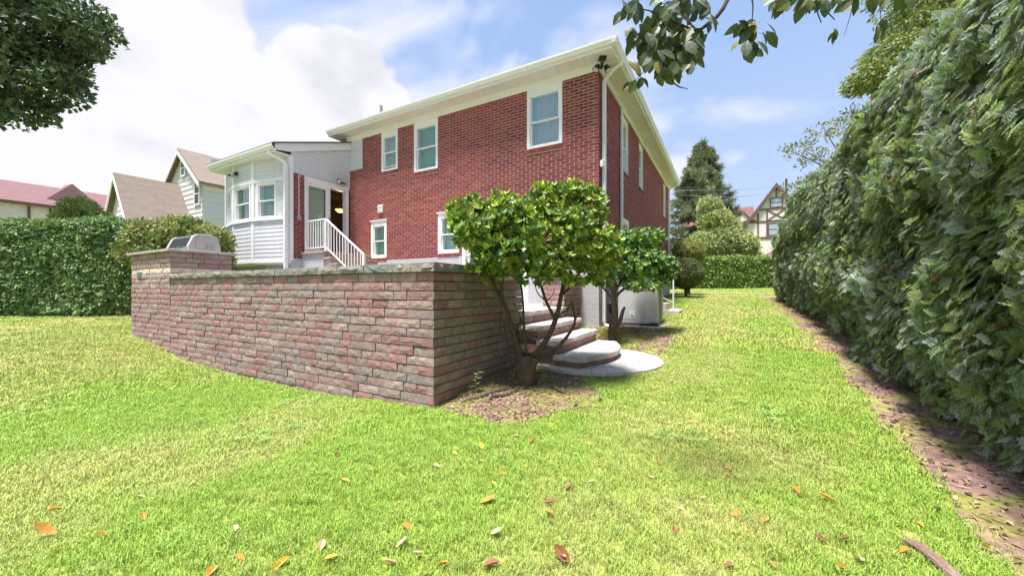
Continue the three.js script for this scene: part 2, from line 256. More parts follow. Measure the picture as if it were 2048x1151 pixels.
function placeBlocks(name = 'block', most = 300) {
  for (const b of blockLog) { const v = V3(EYE.x - b.p[0], EYE.y - b.p[1], EYE.z - b.p[2]), d = v.length(); b.show = Math.max(0, v.dot(b.n)) / d * b.L / (d * d); }
  blockLog.sort((a, b) => b.show - a.show); const restList = [];
  blockLog.forEach((b, i) => { const [g, sx] = blockShape(b.L, b.H); const t = pickTint(b), out = rr(-0.007, 0.006);
    if (i < most) { const m = mesh(name, g, blockMats[t], b.parent, [b.p[0] + b.n.x * out, b.p[1], b.p[2] + b.n.z * out], b.turn); m.scale.x = sx; }
    else { const q = g.clone(); q.scale(sx, 1, 1); q.rotateY(b.turn); q.translate(b.p[0] + b.n.x * out, b.p[1], b.p[2] + b.n.z * out); const col = new Float32Array(q.attributes.position.count * 3); for (let k = 0; k < col.length; k++) col[k] = blockTints[t][k % 3]; q.setAttribute('color', new THREE.BufferAttribute(col, 3)); restList.push(q); } });
  if (restList.length) { const m = mesh(name + '_courses', restList, std(lin(1, 1, 1), 0.95, { vertexColors: true, map: rep(texMottle, 1.7), bumpMap: rep(texRock, 6), bumpScale: 0.009 }), blockLog[0].parent); m.userData.kind = 'stuff'; }
  blockLog = [];
}
const CAPTOP = 1.725, WY0 = CAPTOP - 0.1 - 16 * H0;      // courses start below the soil
function capRow(parent, origin, turn, len, out = 0.035, depthBack = 0.32) {
  let x = 0; while (x < len - 0.01) { let L = rr(0.34, 0.62); if (len - x - L < 0.25) L = len - x; if (L > 0.75) L /= 2;
    const g = rockBlock(L - 0.006, 0.098, Math.floor(rnd() * 1e6), 0.02, depthBack, 0.008); mesh('cap_stone', g, capMats[Math.floor(rnd() * 4)], parent, [origin[0] + (x + L / 2) * Math.cos(turn) + out * Math.sin(turn), origin[1], origin[2] - (x + L / 2) * Math.sin(turn) + out * Math.cos(turn)], turn); x += L; }
}
const XE = -0.39, ZF = 4.645, XC = -6.98;
{ // wall along the patio: long face towards +z, return towards +x up to the steps
  const w = thing('patio_wall', 'long split face block retaining wall with grey cap, red and grey blocks, beside the steps', 'wall', [0, 0, 0]);
  blockFace(w, [XC, 0, ZF], 0, XE - XC, WY0, 16);
  blockFace(w, [XE, 0, ZF], Math.PI / 2, ZF - 2.72, WY0, 16);
  blockFace(w, [XE, 0, 2.72], Math.PI, 0.34, WY0, 16);
  placeBlocks();
  mesh('wall_core', [bx(XC + 0.02, XE - 0.03, -0.3, CAPTOP - 0.1, ZF - 0.34, ZF - 0.03), bx(XE - 0.34, XE - 0.032, -0.3, CAPTOP - 0.102, 2.76, ZF - 0.345)], M.core, w);
  // pilaster at the end of the return
  for (let k = 0; k < 6; k++) { const g = rockBlock(0.52, H0 - 0.004, 900 + k, 0.02, 0.05); mesh('pilaster_block', g, blockMats[[3, 7, 1, 3, 2, 7][k]], w, [XE + 0.045, CAPTOP - 0.1 - (k + 1) * H0, 2.99], Math.PI / 2); }
  capRow(w, [XC - 0.06, CAPTOP - 0.1, ZF], 0, XE - XC + 0.06 - 0.3);
  capRow(w, [XE, CAPTOP - 0.1, ZF + 0.035], Math.PI / 2, ZF - 2.66);
  mesh('cap_stone', rockBlock(0.33, 0.098, 4321, 0.02, 0.3, 0.008), capMats[1], w, [XE - 0.165 + 0.034, CAPTOP - 0.1, ZF + 0.036], 0);
}
{ // short pier between the steps and the house
  const w = thing('stone_pier', 'short split face block pier between the steps and the brick house', 'pier');
  blockFace(w, [XE, 0, 0.93], Math.PI / 2, 0.90, WY0, 16);
  blockFace(w, [XE - 0.46, 0, 0.93], 0, 0.46, WY0 + 8 * H0, 8, { tint: () => [1, 0, 6][Math.floor(rnd() * 3)] });
  placeBlocks();
  mesh('pier_core', bx(XE - 0.45, XE - 0.03, 0.2, CAPTOP - 0.1, 0.03, 0.9), M.core, w);
  capRow(w, [XE, CAPTOP - 0.1, 0.965], Math.PI / 2, 0.93); mesh('cap_stone', rockBlock(0.46, 0.098, 777, 0.02, 0.2, 0.008), capMats[0], w, [XE - 0.25, CAPTOP - 0.1, 0.966], 0);
}
const CT = 2.20;
{ // masonry grill counter at the far end of the wall
  const w = thing('grill_counter', 'tall block grill counter with cream stone band and grey slab top', 'counter');
  const tint = (k) => { if (k >= 18) return [2, 1, 7, 0][Math.floor(rnd() * 4)]; if (k === 16) return 6; return [1, 1, 7, 0, 6, 2][Math.floor(rnd() * 6)]; };
  const y0 = CT - 0.05 - 21 * H0;
  const up = 16; // lower courses rough, the upper ones are flatter blocks
  blockFace(w, [-8.98, 0, ZF], 0, 2.0, y0, 21, { tint }); blockFace(w, [XC, 0, ZF], Math.PI / 2, 1.04, y0 + 12 * H0, 9, { tint: (k) => tint(k + 12), lengths: [0.3, 0.35, 0.25] }); blockFace(w, [-8.98, 0, 3.6], -Math.PI / 2, 1.04, y0, 21, { tint });
  // pale band
  for (const b of blockLog) { const k = Math.round((b.p[1] - y0) / H0); if (k === 17) b.tint = 6; if (k === 19) b.tint = 2; }
  placeBlocks();
  mesh('counter_core', bx(-8.95, XC - 0.03, 0, CT - 0.055, 3.62, ZF - 0.03), M.core, w);
  mesh('counter_top', rbx(-9.06, XC + 0.06, CT - 0.05, CT, 3.52, ZF + 0.06, 0.012, 2), slabCapMat, w);
  const v = mesh('vent_grille', [bx(-8.62, -8.38, 1.70, 1.708, ZF + 0.002, ZF + 0.025), bx(-8.62, -8.38, 1.735, 1.743, ZF + 0.002, ZF + 0.025), bx(-8.62, -8.38, 1.77, 1.778, ZF + 0.002, ZF + 0.025), bx(-8.63, -8.37, 1.69, 1.788, ZF - 0.01, ZF + 0.006)], M.greyMetal, w);
}
const pale = std(lin(0.88, 0.77, 0.60), 0.9, { map: rep(texMottle, 1.7), bumpMap: rep(texRock, 3), bumpScale: 0.01 });
{ // replace the band blocks of the counter with cream ones
  const w = scene.children.find((o) => o.name === 'grill_counter');
  for (const m of w.children) if (m.name === 'block') { const k = Math.round((m.position.y - (CT - 0.05 - 21 * H0)) / H0); if (k === 17) { m.material = pale; m.name = 'band_stone'; } }
}
{ // patio floor behind the walls
  const g = bx(-8.9, XE - 0.36, 0.95, 1.085, 0.01, ZF - 0.36); structure(mesh('patio', g, M.concrete), 'raised concrete patio behind the block wall');
}
// ---------------------------------------------------------------- steps
{
  const s = thing('stone_steps', 'pale slab steps on red block risers climbing through the patio wall', 'steps');
  const Z0 = 0.95, Z1 = 2.82, ZM = (Z0 + Z1) / 2;
  const slab = (name, x0, x1, y, z0, z1, t = 0.075) => { // slab with rough faces along its front and near side
    const pieces = []; mesh(name, rbx(x0, x1 - 0.02, y - t, y, z0, z1 - 0.02, 0.006), M.tread, s);
    let z = z0; while (z < z1 - 0.02) { let L = rr(0.45, 0.7); if (z1 - z - L < 0.3) L = z1 - z; const g = rockBlock(L - 0.004, t - 0.003, Math.floor(rnd() * 1e6), 0.012, 0.03, 0.006); mesh('tread_edge', g, M.treadEdge, s, [x1 - 0.004, y - t, z + L / 2], Math.PI / 2); z += L; }
    const g = rockBlock(x1 - x0 - 0.02, t - 0.003, Math.floor(rnd() * 1e6), 0.012, 0.03, 0.006); mesh('tread_edge', g, M.treadEdge, s, [(x0 + x1) / 2 - 0.01, y - t, z1 - 0.004], 0);
  };
  const riser = (x, y0, y1, z0, z1, deep) => { let z = z0 + 0.02; while (z < z1 - 0.05) { let L = rr(0.2, 0.34); if (z1 - 0.04 - z - L < 0.15) L = z1 - 0.04 - z; mesh('riser_block', rockBlock(L - 0.006, y1 - y0 - 0.003, Math.floor(rnd() * 1e6), 0.014, 0.08), blockMats[[0, 1, 5, 7][Math.floor(rnd() * 4)]], s, [x, y0, z + L / 2], Math.PI / 2); z += L; }
    let q = x - deep; while (q < x - 0.05) { let L = Math.min(0.3, x - q); mesh('riser_block', rockBlock(L - 0.006, y1 - y0 - 0.003, Math.floor(rnd() * 1e6), 0.014, 0.05), blockMats[[0, 5, 7][Math.floor(rnd() * 3)]], s, [q + L / 2 - 0.01, y0, z1 - 0.05], 0); q += L; } };
  const st = [[-0.33, 1.09], [-0.02, 0.895], [0.28, 0.70]];
  slab('tread', -0.72, -0.33, 1.09, Z0, Z1 - 0.11); riser(-0.37, 0.895, 1.014, Z0, Z1 - 0.1, 0.0);
  slab('tread', -0.37, -0.02, 0.895, Z0, Z1); riser(-0.06, 0.70, 0.819, Z0, Z1, 0.32);
  slab('tread', -0.07, 0.28, 0.70, Z0, Z1); riser(0.24, 0.505, 0.624, Z0, Z1, 0.6);
  // lowest tread with a bowed front, in three stones
  const arc = (r) => { const p = []; for (let i = 0; i <= 14; i++) { const t = i / 14, z = mix(Z1, Z0, t); p.push([0.60 + r + 0.27 * Math.sin(t * Math.PI), z]); } return p; };
  const bow = (r, y0, y1, zin) => { const a = arc(r).filter(([, z]) => true); const poly = [[0.2, zin ? Z0 + zin : Z0], ...a.map(([x, z]) => [x, clamp(z, Z0 + zin, Z1 - zin)]).reverse(), [0.2, Z1 - zin]]; const g = new THREE.ExtrudeGeometry(new THREE.Shape(poly.map(([x, z]) => new THREE.Vector2(x, -z))), { depth: y1 - y0, bevelEnabled: false }); g.rotateX(-Math.PI / 2); g.translate(0, y0, 0); return uvBox(g); };
  mesh('tread', bow(-0.02, 0.43, 0.505, 0.015), M.tread, s);
  const A = arc(0), cutA = (list, name, y0, y1, mats, rough, inset) => { for (let k = 0; k < 14; k += (name === 'tread_edge' ? 5 : 2)) { const e = Math.min(14, k + (name === 'tread_edge' ? 5 : 2)); for (let q = k; q < e; q++) { const [x0, z0] = list[q], [x1, z1] = list[q + 1], L = Math.hypot(x1 - x0, z1 - z0), tn = Math.atan2(z0 - z1, x1 - x0); mesh(name, rockBlock(L + 0.001, y1 - y0, Math.floor(rnd() * 1e6), rough, 0.04, 0.004), mats[Math.floor(rnd() * mats.length)], s, [(x0 + x1) / 2, y0, (z0 + z1) / 2], tn); } } };
  cutA(A, 'tread_edge', 0.432, 0.503, [M.treadEdge], 0.010);
  mesh('tread_edge', rockBlock(0.42, 0.071, 55, 0.012, 0.03, 0.006), M.treadEdge, s, [0.40, 0.432, Z1 - 0.002], 0);
  cutA(arc(-0.05), 'riser_block', 0.27, 0.428, [blockMats[0], blockMats[5], blockMats[1]], 0.014);
  mesh('riser_block', rockBlock(0.42, 0.155, 56, 0.014, 0.04), blockMats[5], s, [0.35, 0.27, Z1 - 0.05], 0);
  mesh('step_core', [bx(-0.7, -0.40, 0.2, 1.013, Z0 + 0.01, Z1 - 0.16), bx(-0.4, -0.10, 0.2, 0.818, Z0 + 0.01, Z1 - 0.1), bx(-0.1, 0.20, 0.2, 0.622, Z0 + 0.01, Z1 - 0.1), bow(-0.1, 0.2, 0.428, 0.1)], M.core, s);
  // far sides of the steps
  mesh('side_stone', [bx(-0.37, -0.06, 0.3, 0.82, Z0 + 0.001, Z0 + 0.05), bx(-0.06, 0.24, 0.3, 0.62, Z0 + 0.001, Z0 + 0.05)], blockMats[5], s);
}
{ // round paved pad at the foot of the steps: wedge stones round a middle stone
  const p = thing('round_landing', 'round pad of wedge paving stones at the foot of the steps', 'paving', [0.46, 0.30, 1.9]);
  const wedge = (r0, r1, a0, a1) => { const poly = []; for (let i = 0; i <= 6; i++) { const a = mix(a0, a1, i / 6); poly.push([Math.cos(a) * r1, Math.sin(a) * r1]); } for (let i = 6; i >= 0; i--) { const a = mix(a0, a1, i / 6); poly.push([Math.cos(a) * r0, Math.sin(a) * r0]); } const g = new THREE.ExtrudeGeometry(new THREE.Shape(poly.map(([x, y]) => new THREE.Vector2(x, y))), { depth: 0.05, bevelEnabled: true, bevelSize: 0.004, bevelThickness: 0.004, bevelSegments: 1 }); g.rotateX(-Math.PI / 2); return uvBox(g); };
  for (const [r0, r1, n, o] of [[0.02, 0.36, 5, 0.2], [0.375, 0.71, 10, 0.1], [0.725, 1.05, 15, 0]]) for (let k = 0; k < n; k++) { const a0 = o + k / n * 6.2832, a1 = o + (k + 1) / n * 6.2832 - 0.012 / r1 * 1.3; const m = mesh('paving_stone', wedge(r0, r1, a0, a1), M.tread, p); m.position.y = rr(-0.003, 0.003); }
  mesh('sand_bed', cyl(1.04, 0.045, 0, -0.02, 0, 40), std(lin(0.30, 0.26, 0.23), 0.95), p);
  mesh('footing', cyl(1.0, 0.2, 0, -0.21, 0, 32), M.core, p);
}

// ---------------------------------------------------------------- brick house
const house = thing('brick_house', 'two storey red brick house with white trim, hip roof and white bay', 'house');
const BX0 = -7.85, BY0 = 2.245, BROWS = 55, BH = 0.0677, BTOP = 5.955, SIDE = 10.7;
// openings in wall coordinates: [u0, u1, y0, y1]
const backHoles = { right: [-1.66, -0.80, 4.61, BTOP + 0.01], middle: [-5.15, -4.31, 4.61, BTOP + 0.01], small: [-6.43, -5.78, 4.82, BTOP + 0.01], lowL: [-6.87, -6.22, 2.32, 3.41], lowR: [-4.30, -3.62, 2.345, 3.40], door: [-3.50, -1.62, 1.09, 3.50], siding: [-7.90, -7.27, 5.08, BTOP + 0.01] };
const sideHoles = { a: [1.98, 2.83, 4.47, BTOP + 0.01], b: [4.19, 4.93, 4.53, BTOP + 0.01], c: [9.36, 10.2, 4.49, BTOP + 0.01], low: [1.95, 2.75, 2.3, 3.25] };
function brickRects(u0, u1, y0, rows, holes) {
  const out = [], step = 0.2125, j = 0.0175;
  for (let k = 0; k < rows; k++) {
    const y = y0 + k * BH, ya = y + j, yb = y + BH; let spans = [[u0, u1]];
    for (const h of holes) if (h[3] > ya + 0.012 && h[2] < yb - 0.012) spans = spans.flatMap(([a, b]) => (h[1] <= a || h[0] >= b) ? [[a, b]] : [[a, h[0]], [h[1], b]].filter(([p, q]) => q - p > 0.02));
    for (const [a, b] of spans) { let x = u1 - Math.ceil((u1 - a) / step + 1) * step + (k % 2 ? step / 2 : 0); for (; x < b; x += step) { const p = Math.max(x + j / 2, a === u0 ? a : a + 0.003), q = Math.min(x + step - j / 2, b === u1 ? b : b - 0.003); if (q - p > 0.018) out.push([p, q, ya, yb, 0]); } }
  }
  return out;
}
const sillRow = (h) => { const out = []; const n = Math.round((h[1] - h[0]) / 0.072), w = (h[1] - h[0]) / n; for (let i = 0; i < n; i++) out.push([h[0] + i * w + 0.004, h[0] + (i + 1) * w - 0.004, h[2] - 0.088, h[2] - 0.012, 0.022]); return out; };
const brickTone = [[0.225, 0.042, 0.036], [0.265, 0.052, 0.041], [0.175, 0.034, 0.032], [0.245, 0.060, 0.046], [0.20, 0.034, 0.032], [0.30, 0.070, 0.049]];
const brickMats = brickTone.map((c) => std(lin(...c), 0.85, { map: rep(texFine, 3), bumpMap: rep(texGrain, 5), bumpScale: 0.003 }));
{
  // five-sided brick with a worn edge, unit size
  const all = [];
  const sills = [backHoles.right, backHoles.middle, backHoles.small, backHoles.lowL, backHoles.lowR];
  const clear = sills.map((h) => [h[0], h[1], h[2] - 0.09, h[2]]);
  for (const r of brickRects(BX0, 0, BY0, BROWS, [...Object.values(backHoles), ...clear])) all.push({ r, side: 0 });
  for (const h of sills) for (const r of sillRow(h)) all.push({ r, side: 0 });
  const sills2 = Object.values(sideHoles), clear2 = sills2.map((h) => [h[0], h[1], h[2] - 0.09, h[2]]);
  for (const r of brickRects(0, SIDE, BY0, BROWS, [...sills2, ...clear2])) all.push({ r, side: 1 });
  for (const h of sills2) for (const r of sillRow(h)) all.push({ r, side: 1 });
  const OUT = 0.004, IN = 0.012;
  for (const b of all) {
    const [p, q, ya, yb, pr] = b.r, um = (p + q) / 2, ym = (ya + yb) / 2; b.w = q - p; b.h = yb - ya; b.t = IN + OUT + pr;
    b.pos = b.side ? [pr / 2 + (OUT - IN) / 2, ym, -um] : [um, ym, pr / 2 + (OUT - IN) / 2];
    const v = V3(EYE.x - b.pos[0], EYE.y - ym, EYE.z - b.pos[2]), d = v.length(); b.show = (b.side ? v.x : v.z) / d * b.w * b.h / (d * d) * ((b.side === 0 && b.pos[0] > -3.4 && ym < 3.5) ? 0.01 : 1);
    b.tone = Math.floor(rnd() * 6);
  }
  all.sort((a, b) => b.show - a.show);
  const unit = rbx(-0.5, 0.5, -0.5, 0.5, -0.5, 0.5, 0.0001, 1); const ub = uvBox(new THREE.BoxGeometry(1, 1, 1));
  const byTone = [];
  const restPos = [], restNor = [], restUv = [], restCol = [];
  all.forEach((b, i) => {
    if (i < 300) { const m = mesh('brick', ub, brickMats[b.tone], house, b.pos, b.side ? Math.PI / 2 : 0); m.scale.set(b.w, b.h, b.t); return; }
    const g = new THREE.BoxGeometry(b.w, b.h, b.t).toNonIndexed(); if (b.side) g.rotateY(Math.PI / 2); g.translate(...b.pos); uvBox(g);
    const k = rr(0.9, 1.1), c = brickTone[b.tone], P = g.attributes.position.array, Nn = g.attributes.normal.array, U = g.attributes.uv.array;
    for (let v = 0; v < 36; v++) { const nx = Nn[v * 3], nz = Nn[v * 3 + 2]; if ((b.side ? nx : nz) < -0.5) continue; restPos.push(P[v * 3], P[v * 3 + 1], P[v * 3 + 2]); restNor.push(Nn[v * 3], Nn[v * 3 + 1], Nn[v * 3 + 2]); restUv.push(U[v * 2], U[v * 2 + 1]); restCol.push(c[0] * k, c[1] * k, c[2] * k); }
  });
  const g = new THREE.BufferGeometry(); g.setAttribute('position', new THREE.Float32BufferAttribute(restPos, 3)); g.setAttribute('normal', new THREE.Float32BufferAttribute(restNor, 3)); g.setAttribute('uv', new THREE.Float32BufferAttribute(restUv, 2)); g.setAttribute('color', new THREE.Float32BufferAttribute(restCol, 3));
  const m = mesh('brick_courses', g, new THREE.MeshStandardMaterial({ vertexColors: true, roughness: 0.85, bumpMap: rep(texGrain, 5), bumpScale: 0.003 }), house); m.userData.kind = 'stuff';
  // mortar-faced wall slabs with real openings
  const slab = (u0, u1, y0, y1, holes) => { const s = new THREE.Shape([[u0, y0], [u1, y0], [u1, y1], [u0, y1]].map(([a, b]) => new THREE.Vector2(a, b))); for (const h of holes) { const c = [[Math.max(h[0], u0 + 0.02), Math.max(h[2], y0 + 0.01)], [h[1], Math.max(h[2], y0 + 0.01)], [h[1], Math.min(h[3], y1 - 0.01)], [Math.max(h[0], u0 + 0.02), Math.min(h[3], y1 - 0.01)]]; s.holes.push(new THREE.Path(c.reverse().map(([a, b]) => new THREE.Vector2(a, b)))); } const e = new THREE.ExtrudeGeometry(s, { depth: 0.2, bevelEnabled: false }); e.translate(0, 0, -0.202); return e; };
  const bk = Object.entries(backHoles).filter(([k]) => k !== 'siding' && k !== 'door').map(([, h]) => h);
  mesh('wall', uvBox(slab(BX0 + 0.0, -0.003, BY0, 6.2, [...bk, [backHoles.door[0], backHoles.door[1], BY0, 3.5]])), M.mortar, house);
  const sg = slab(0.205, SIDE, BY0, 6.2, sills2); sg.rotateY(Math.PI / 2); mesh('wall', uvBox(sg), M.mortar, house);
  const fill = slab(0.0, 0.205, BY0, 6.2, []); fill.rotateY(Math.PI / 2); fill.translate(0, 0, 0.0); mesh('wall', uvBox(fill), M.mortar, house);
  mesh('foundation', [bx(BX0, backHoles.door[0], 0.3, BY0 + 0.008, -0.25, 0.012), bx(backHoles.door[1], 0.012, 0.1, BY0 + 0.008, -0.25, 0.012), bx(backHoles.door[0], backHoles.door[1], 0.3, 1.088, -0.25, 0.012), bx(-0.25, 0.014, 0.1, BY0 + 0.008, -SIDE, -0.252)], M.foundation, house);
  // far and hidden walls so that no light leaks in
  mesh('wall', [bx(-8.0, 0, 0.3, 6.2, -SIDE - 0.2, -SIDE), bx(-8.05, -7.86, 4.96, 6.2, -SIDE, -0.01), bx(-8.05, -7.86, 0.3, 4.95, -SIDE, -2.67)], M.foundation, house);
}
// frieze, soffit, fascia, gutter
const OV = 0.40, SY = 6.11;
mesh('frieze_board', [bx(-7.95, 0.03, BTOP, SY, 0.0, 0.035)], M.white, house); mesh('frieze_board', [bx(0.0, 0.035, BTOP, SY, -SIDE - 0.1, -0.002)], M.white, house);
{
  const n1 = 28, w = (8.3 + OV) / n1; for (let i = 0; i < n1; i++) { const x = -8.3 + i * w; mesh('soffit_panel', bx(x + 0.003, x + w - 0.003, SY + rr(0, 0.002), SY + 0.015, 0.0, OV - 0.02), M.soffit, house); }
  const n2 = 36, w2 = (SIDE + 0.4) / n2; for (let i = 0; i < n2; i++) { const z = 0 - i * w2; mesh('soffit_panel', bx(0.0, OV - 0.02, SY + rr(0, 0.002), SY + 0.015, z - w2 + 0.003, z - 0.003), M.soffit, house); }
  mesh('soffit_backing', [bx(-8.3, OV - 0.03, SY + 0.02, SY + 0.03, -0.1, OV - 0.03), bx(-0.1, OV - 0.03, SY + 0.02, SY + 0.03, -SIDE - 0.4, -0.1)], M.soffit, house);
  mesh('fascia_board', [bx(-8.32, OV, SY - 0.012, SY + 0.16, OV - 0.022, OV)], M.white, house); mesh('fascia_board', [bx(OV - 0.022, OV, SY - 0.012, SY + 0.16, -SIDE - 0.42, OV - 0.024)], M.white, house);
  mesh('fascia_board', bx(-8.34, -8.32, SY - 0.012, SY + 0.16, -1.0, OV), M.white, house);
}
// ogee gutter profile (outwards, up)
const gutProfile = [[0, 0], [0.055, 0], [0.062, 0.03], [0.095, 0.07], [0.1, 0.115], [0.088, 0.12], [0.084, 0.108], [0.08, 0.075], [0.05, 0.035], [0.046, 0.012], [0.006, 0.012], [0.006, 0.12], [0, 0.12]];
function gutterRun(parent, x0, z0, turn, len, y) { const g = prism(gutProfile, len); /* profile a -> outwards, extrude z */ g.rotateY(-Math.PI / 2); /* a->+z, depth -> -x */ const m = mesh('gutter', uvBox(g), M.gutter, parent, [x0, y, z0], turn); return m; }
gutterRun(house, OV + 0.1, OV + 0.001, 0, 8.42 + OV, SY + 0.035);
{ const m = gutterRun(house, OV + 0.001, -SIDE - 0.44, Math.PI / 2, SIDE + 0.44 + OV + 0.096, SY + 0.0352); }
{ // hip roof, low pitch
  const x0 = -8.42, x1 = OV + 0.05, z0 = -SIDE - 0.4, z1 = OV + 0.05, y = SY + 0.165, rise = 1.3, a = 4.3;
  const A = [x0, y, z1], B = [x1, y, z1], C = [x1, y, z0], D = [x0, y, z0], E = [x0 + a, y + rise, (z0 + z1) / 2], F = [x1 - a, y + rise, (z0 + z1) / 2];
  const g = tri([...A, ...B, ...F, ...A, ...F, ...E, ...B, ...C, ...F, ...C, ...D, ...E, ...C, ...E, ...F, ...D, ...A, ...E]); const under = bx(x0 + 0.3, x1 - 0.06, y - 0.02, y - 0.005, z0, z1 - 0.06);
  const roof = mesh('roof', [g, under], M.shingleDark, house);
  mesh('vent_pipe', cyl(0.05, 1.3, -7.83, 6.3, -1.2, 12), M.greyMetal, roof);
}
// white siding panel at the top of the brick wall
function board(len, H, t = 0.014) { const g = prism([[0, 0], [t, 0], [t - 0.002, 0.004], [0.003, H + 0.012], [0, H + 0.012]], len); g.rotateY(-Math.PI / 2); g.translate(len, 0, 0); return uvBox(g); } // lap board: x 0..len, face +z
function siding(parent, len, y0, y1, pos, turn, H = 0.115, clip) { const n = Math.round((y1 - y0) / H), h = (y1 - y0) / n; for (let i = 0; i < n; i++) { let a = 0, b = len; if (clip) { [a, b] = clip(y0 + i * h, h); if (b - a < 0.05) continue; } const g = board(b - a, h); g.translate(a, 0, 0); mesh('siding_board', g, M.vinyl, parent, [pos[0], y0 + i * h, pos[2]], turn); } }
siding(house, 0.58, 5.08, 5.95, [-7.85, 0, 0.004], 0, 0.11);
mesh('corner_trim', bx(-7.275, -7.265, 5.07, 5.955, 0.0, 0.03), M.white, house); mesh('corner_trim', bx(-7.85, -7.275, 5.06, 5.079, 0.0, 0.03), M.white, house);

function pleats(x0, x1, y0, y1, z) { const n = 44, pos = []; let px = x0, pz = z; for (let i = 1; i <= n; i++) { const t = i / n, x = mix(x0, x1, t), q = z + 0.010 * Math.sin(t * 38 + Math.sin(t * 9) * 2); pos.push(px, y0, pz, x, y0, q, x, y1, q, px, y0, pz, x, y1, q, px, y1, pz); px = x; pz = q; } return tri(pos); }
// sash window, width w and height h, glass towards +z; deep: how far it sits back
function windowUnit(parent, w, h, pos, turn, { casing = 0.07, head = 0.07, back = M.blind, backLow = null, open = 0, split = 0.5, inset = 0.02, pane = M.glass } = {}) {
  const g = part('window', parent, pos, turn); const c = casing;
  mesh('frame', [rbx(-w / 2 - 0.002, -w / 2 + c, 0, h, -0.07, inset, 0.004), rbx(w / 2 - c, w / 2 + 0.002, 0, h, -0.07, inset, 0.004), rbx(-w / 2 + c, w / 2 - c, h - head, h, -0.07, inset - 0.002, 0.004), rbx(-w / 2 + c, w / 2 - c, 0, c * 0.8, -0.07, inset - 0.002, 0.004)], M.white, g);
  const x = w / 2 - c, y0 = c * 0.8, y1 = h - head, ym = mix(y0, y1, split), s = 0.032;
  const sash = (a, b, z) => [bx(-x, -x + s, a, b, z - 0.03, z), bx(x - s, x, a, b, z - 0.03, z), bx(-x + s, x - s, a, a + s, z - 0.03, z - 0.001), bx(-x + s, x - s, b - s, b, z - 0.03, z - 0.001)];
  mesh('sash', sash(ym - 0.016, y1, inset - 0.025), M.white, g); mesh('sash', sash(y0 + open, ym + 0.016 + open * 0.3, inset - 0.056), M.white, g);
  mesh('pane', bx(-x + s, x - s, ym + 0.016, y1 - s, inset - 0.042, inset - 0.038), pane, g); mesh('pane', bx(-x + s, x - s, y0 + s + open, ym - 0.016, inset - 0.073, inset - 0.069), pane, g);
  mesh('curtain', pleats(-x, x, ym, y1, -0.155), back, g); mesh('curtain', pleats(-x, x, y0, ym - 0.001, -0.175), backLow || back, g);
  mesh('reveal', [bx(-x - 0.02, -x, y0, y1, -0.2, -0.071), bx(x, x + 0.02, y0, y1, -0.2, -0.071), bx(-x, x, y0 - 0.02, y0, -0.2, -0.071), bx(-x, x, y1, y1 + 0.02, -0.2, -0.071), bx(-x, x, y0, y1, -0.21, -0.2)], M.white, g);
  return g;
}
const onBack = (h) => [(h[0] + h[1]) / 2, h[2], 0], onSide = (h) => [0, h[2], -(h[0] + h[1]) / 2];
const W = (h) => h[1] - h[0], Hh = (h) => h[3] - h[2];
windowUnit(house, W(backHoles.right), Hh(backHoles.right), onBack(backHoles.right), 0, { head: 0.15, back: M.blindPale, backLow: M.blindPale, split: 0.47, pane: new THREE.MeshPhysicalMaterial({ color: lin(0.93, 1, 0.97), roughness: 0.015, transmission: 1, thickness: 0, ior: 2.1 }) });
windowUnit(house, W(backHoles.middle), Hh(backHoles.middle), onBack(backHoles.middle), 0, { head: 0.15, back: std(lin(0.17, 0.28, 0.24), 0.8) });
windowUnit(house, W(backHoles.small), Hh(backHoles.small), onBack(backHoles.small), 0, { head: 0.15, back: M.blindPale, backLow: M.blind, open: 0.06 });
windowUnit(house, W(backHoles.lowL), Hh(backHoles.lowL), onBack(backHoles.lowL), 0, { casing: 0.09, head: 0.15, back: M.blindPale, backLow: M.blind });
windowUnit(house, W(backHoles.lowR), Hh(backHoles.lowR), onBack(backHoles.lowR), 0, { casing: 0.09, head: 0.13 });
mesh('drip_cap', bx(-6.90, -6.19, 3.41, 3.435, 0, 0.05), M.white, house); mesh('drip_cap', bx(-4.33, -3.59, 3.40, 3.425, 0, 0.05), M.white, house);
for (const k of ['a', 'b', 'c']) windowUnit(house, W(sideHoles[k]), Hh(sideHoles[k]), onSide(sideHoles[k]), Math.PI / 2, { head: 0.15, inset: -0.03 });
windowUnit(house, W(sideHoles.low), Hh(sideHoles.low), onSide(sideHoles.low), Math.PI / 2, { head: 0.1 });
{ // patio door behind the shrub: two glazed leaves under a white head
  const d = part('door', house, [-2.56, 1.092, 0], 0); const w = 1.88, h = 2.405;
  mesh('frame', [rbx(-w / 2, -w / 2 + 0.1, 0, h, -0.12, 0.03, 0.005), rbx(w / 2 - 0.1, w / 2, 0, h, -0.12, 0.03, 0.005), rbx(-w / 2 + 0.1, w / 2 - 0.1, h - 0.24, h, -0.12, 0.04, 0.005), bx(-w / 2 + 0.1, w / 2 - 0.1, 0, 0.06, -0.12, 0.02)], M.white, d);
  for (const s of [-1, 1]) { const a = s < 0 ? -0.84 : -0.02, b = s < 0 ? 0.02 : 0.84, z = s < 0 ? -0.02 : -0.06; const leaf = [bx(a, a + 0.11, 0.06, h - 0.24, z - 0.035, z), bx(b - 0.11, b, 0.06, h - 0.24, z - 0.035, z), bx(a + 0.11, b - 0.11, 0.06, 0.24, z - 0.035, z - 0.001), bx(a + 0.11, b - 0.11, h - 0.36, h - 0.24, z - 0.035, z - 0.001)]; mesh('leaf_frame', leaf, M.white, d); mesh('pane', bx(a + 0.11, b - 0.11, 0.24, h - 0.36, z - 0.02, z - 0.016), M.glass, d); }
  mesh('blind', bx(-0.84, 0.84, 0.06, h - 0.24, -0.20, -0.19), M.blindPale, d); mesh('handle', rbx(-0.05, -0.03, 0.95, 1.2, -0.02, 0.02, 0.004), M.greyMetal, d);
}
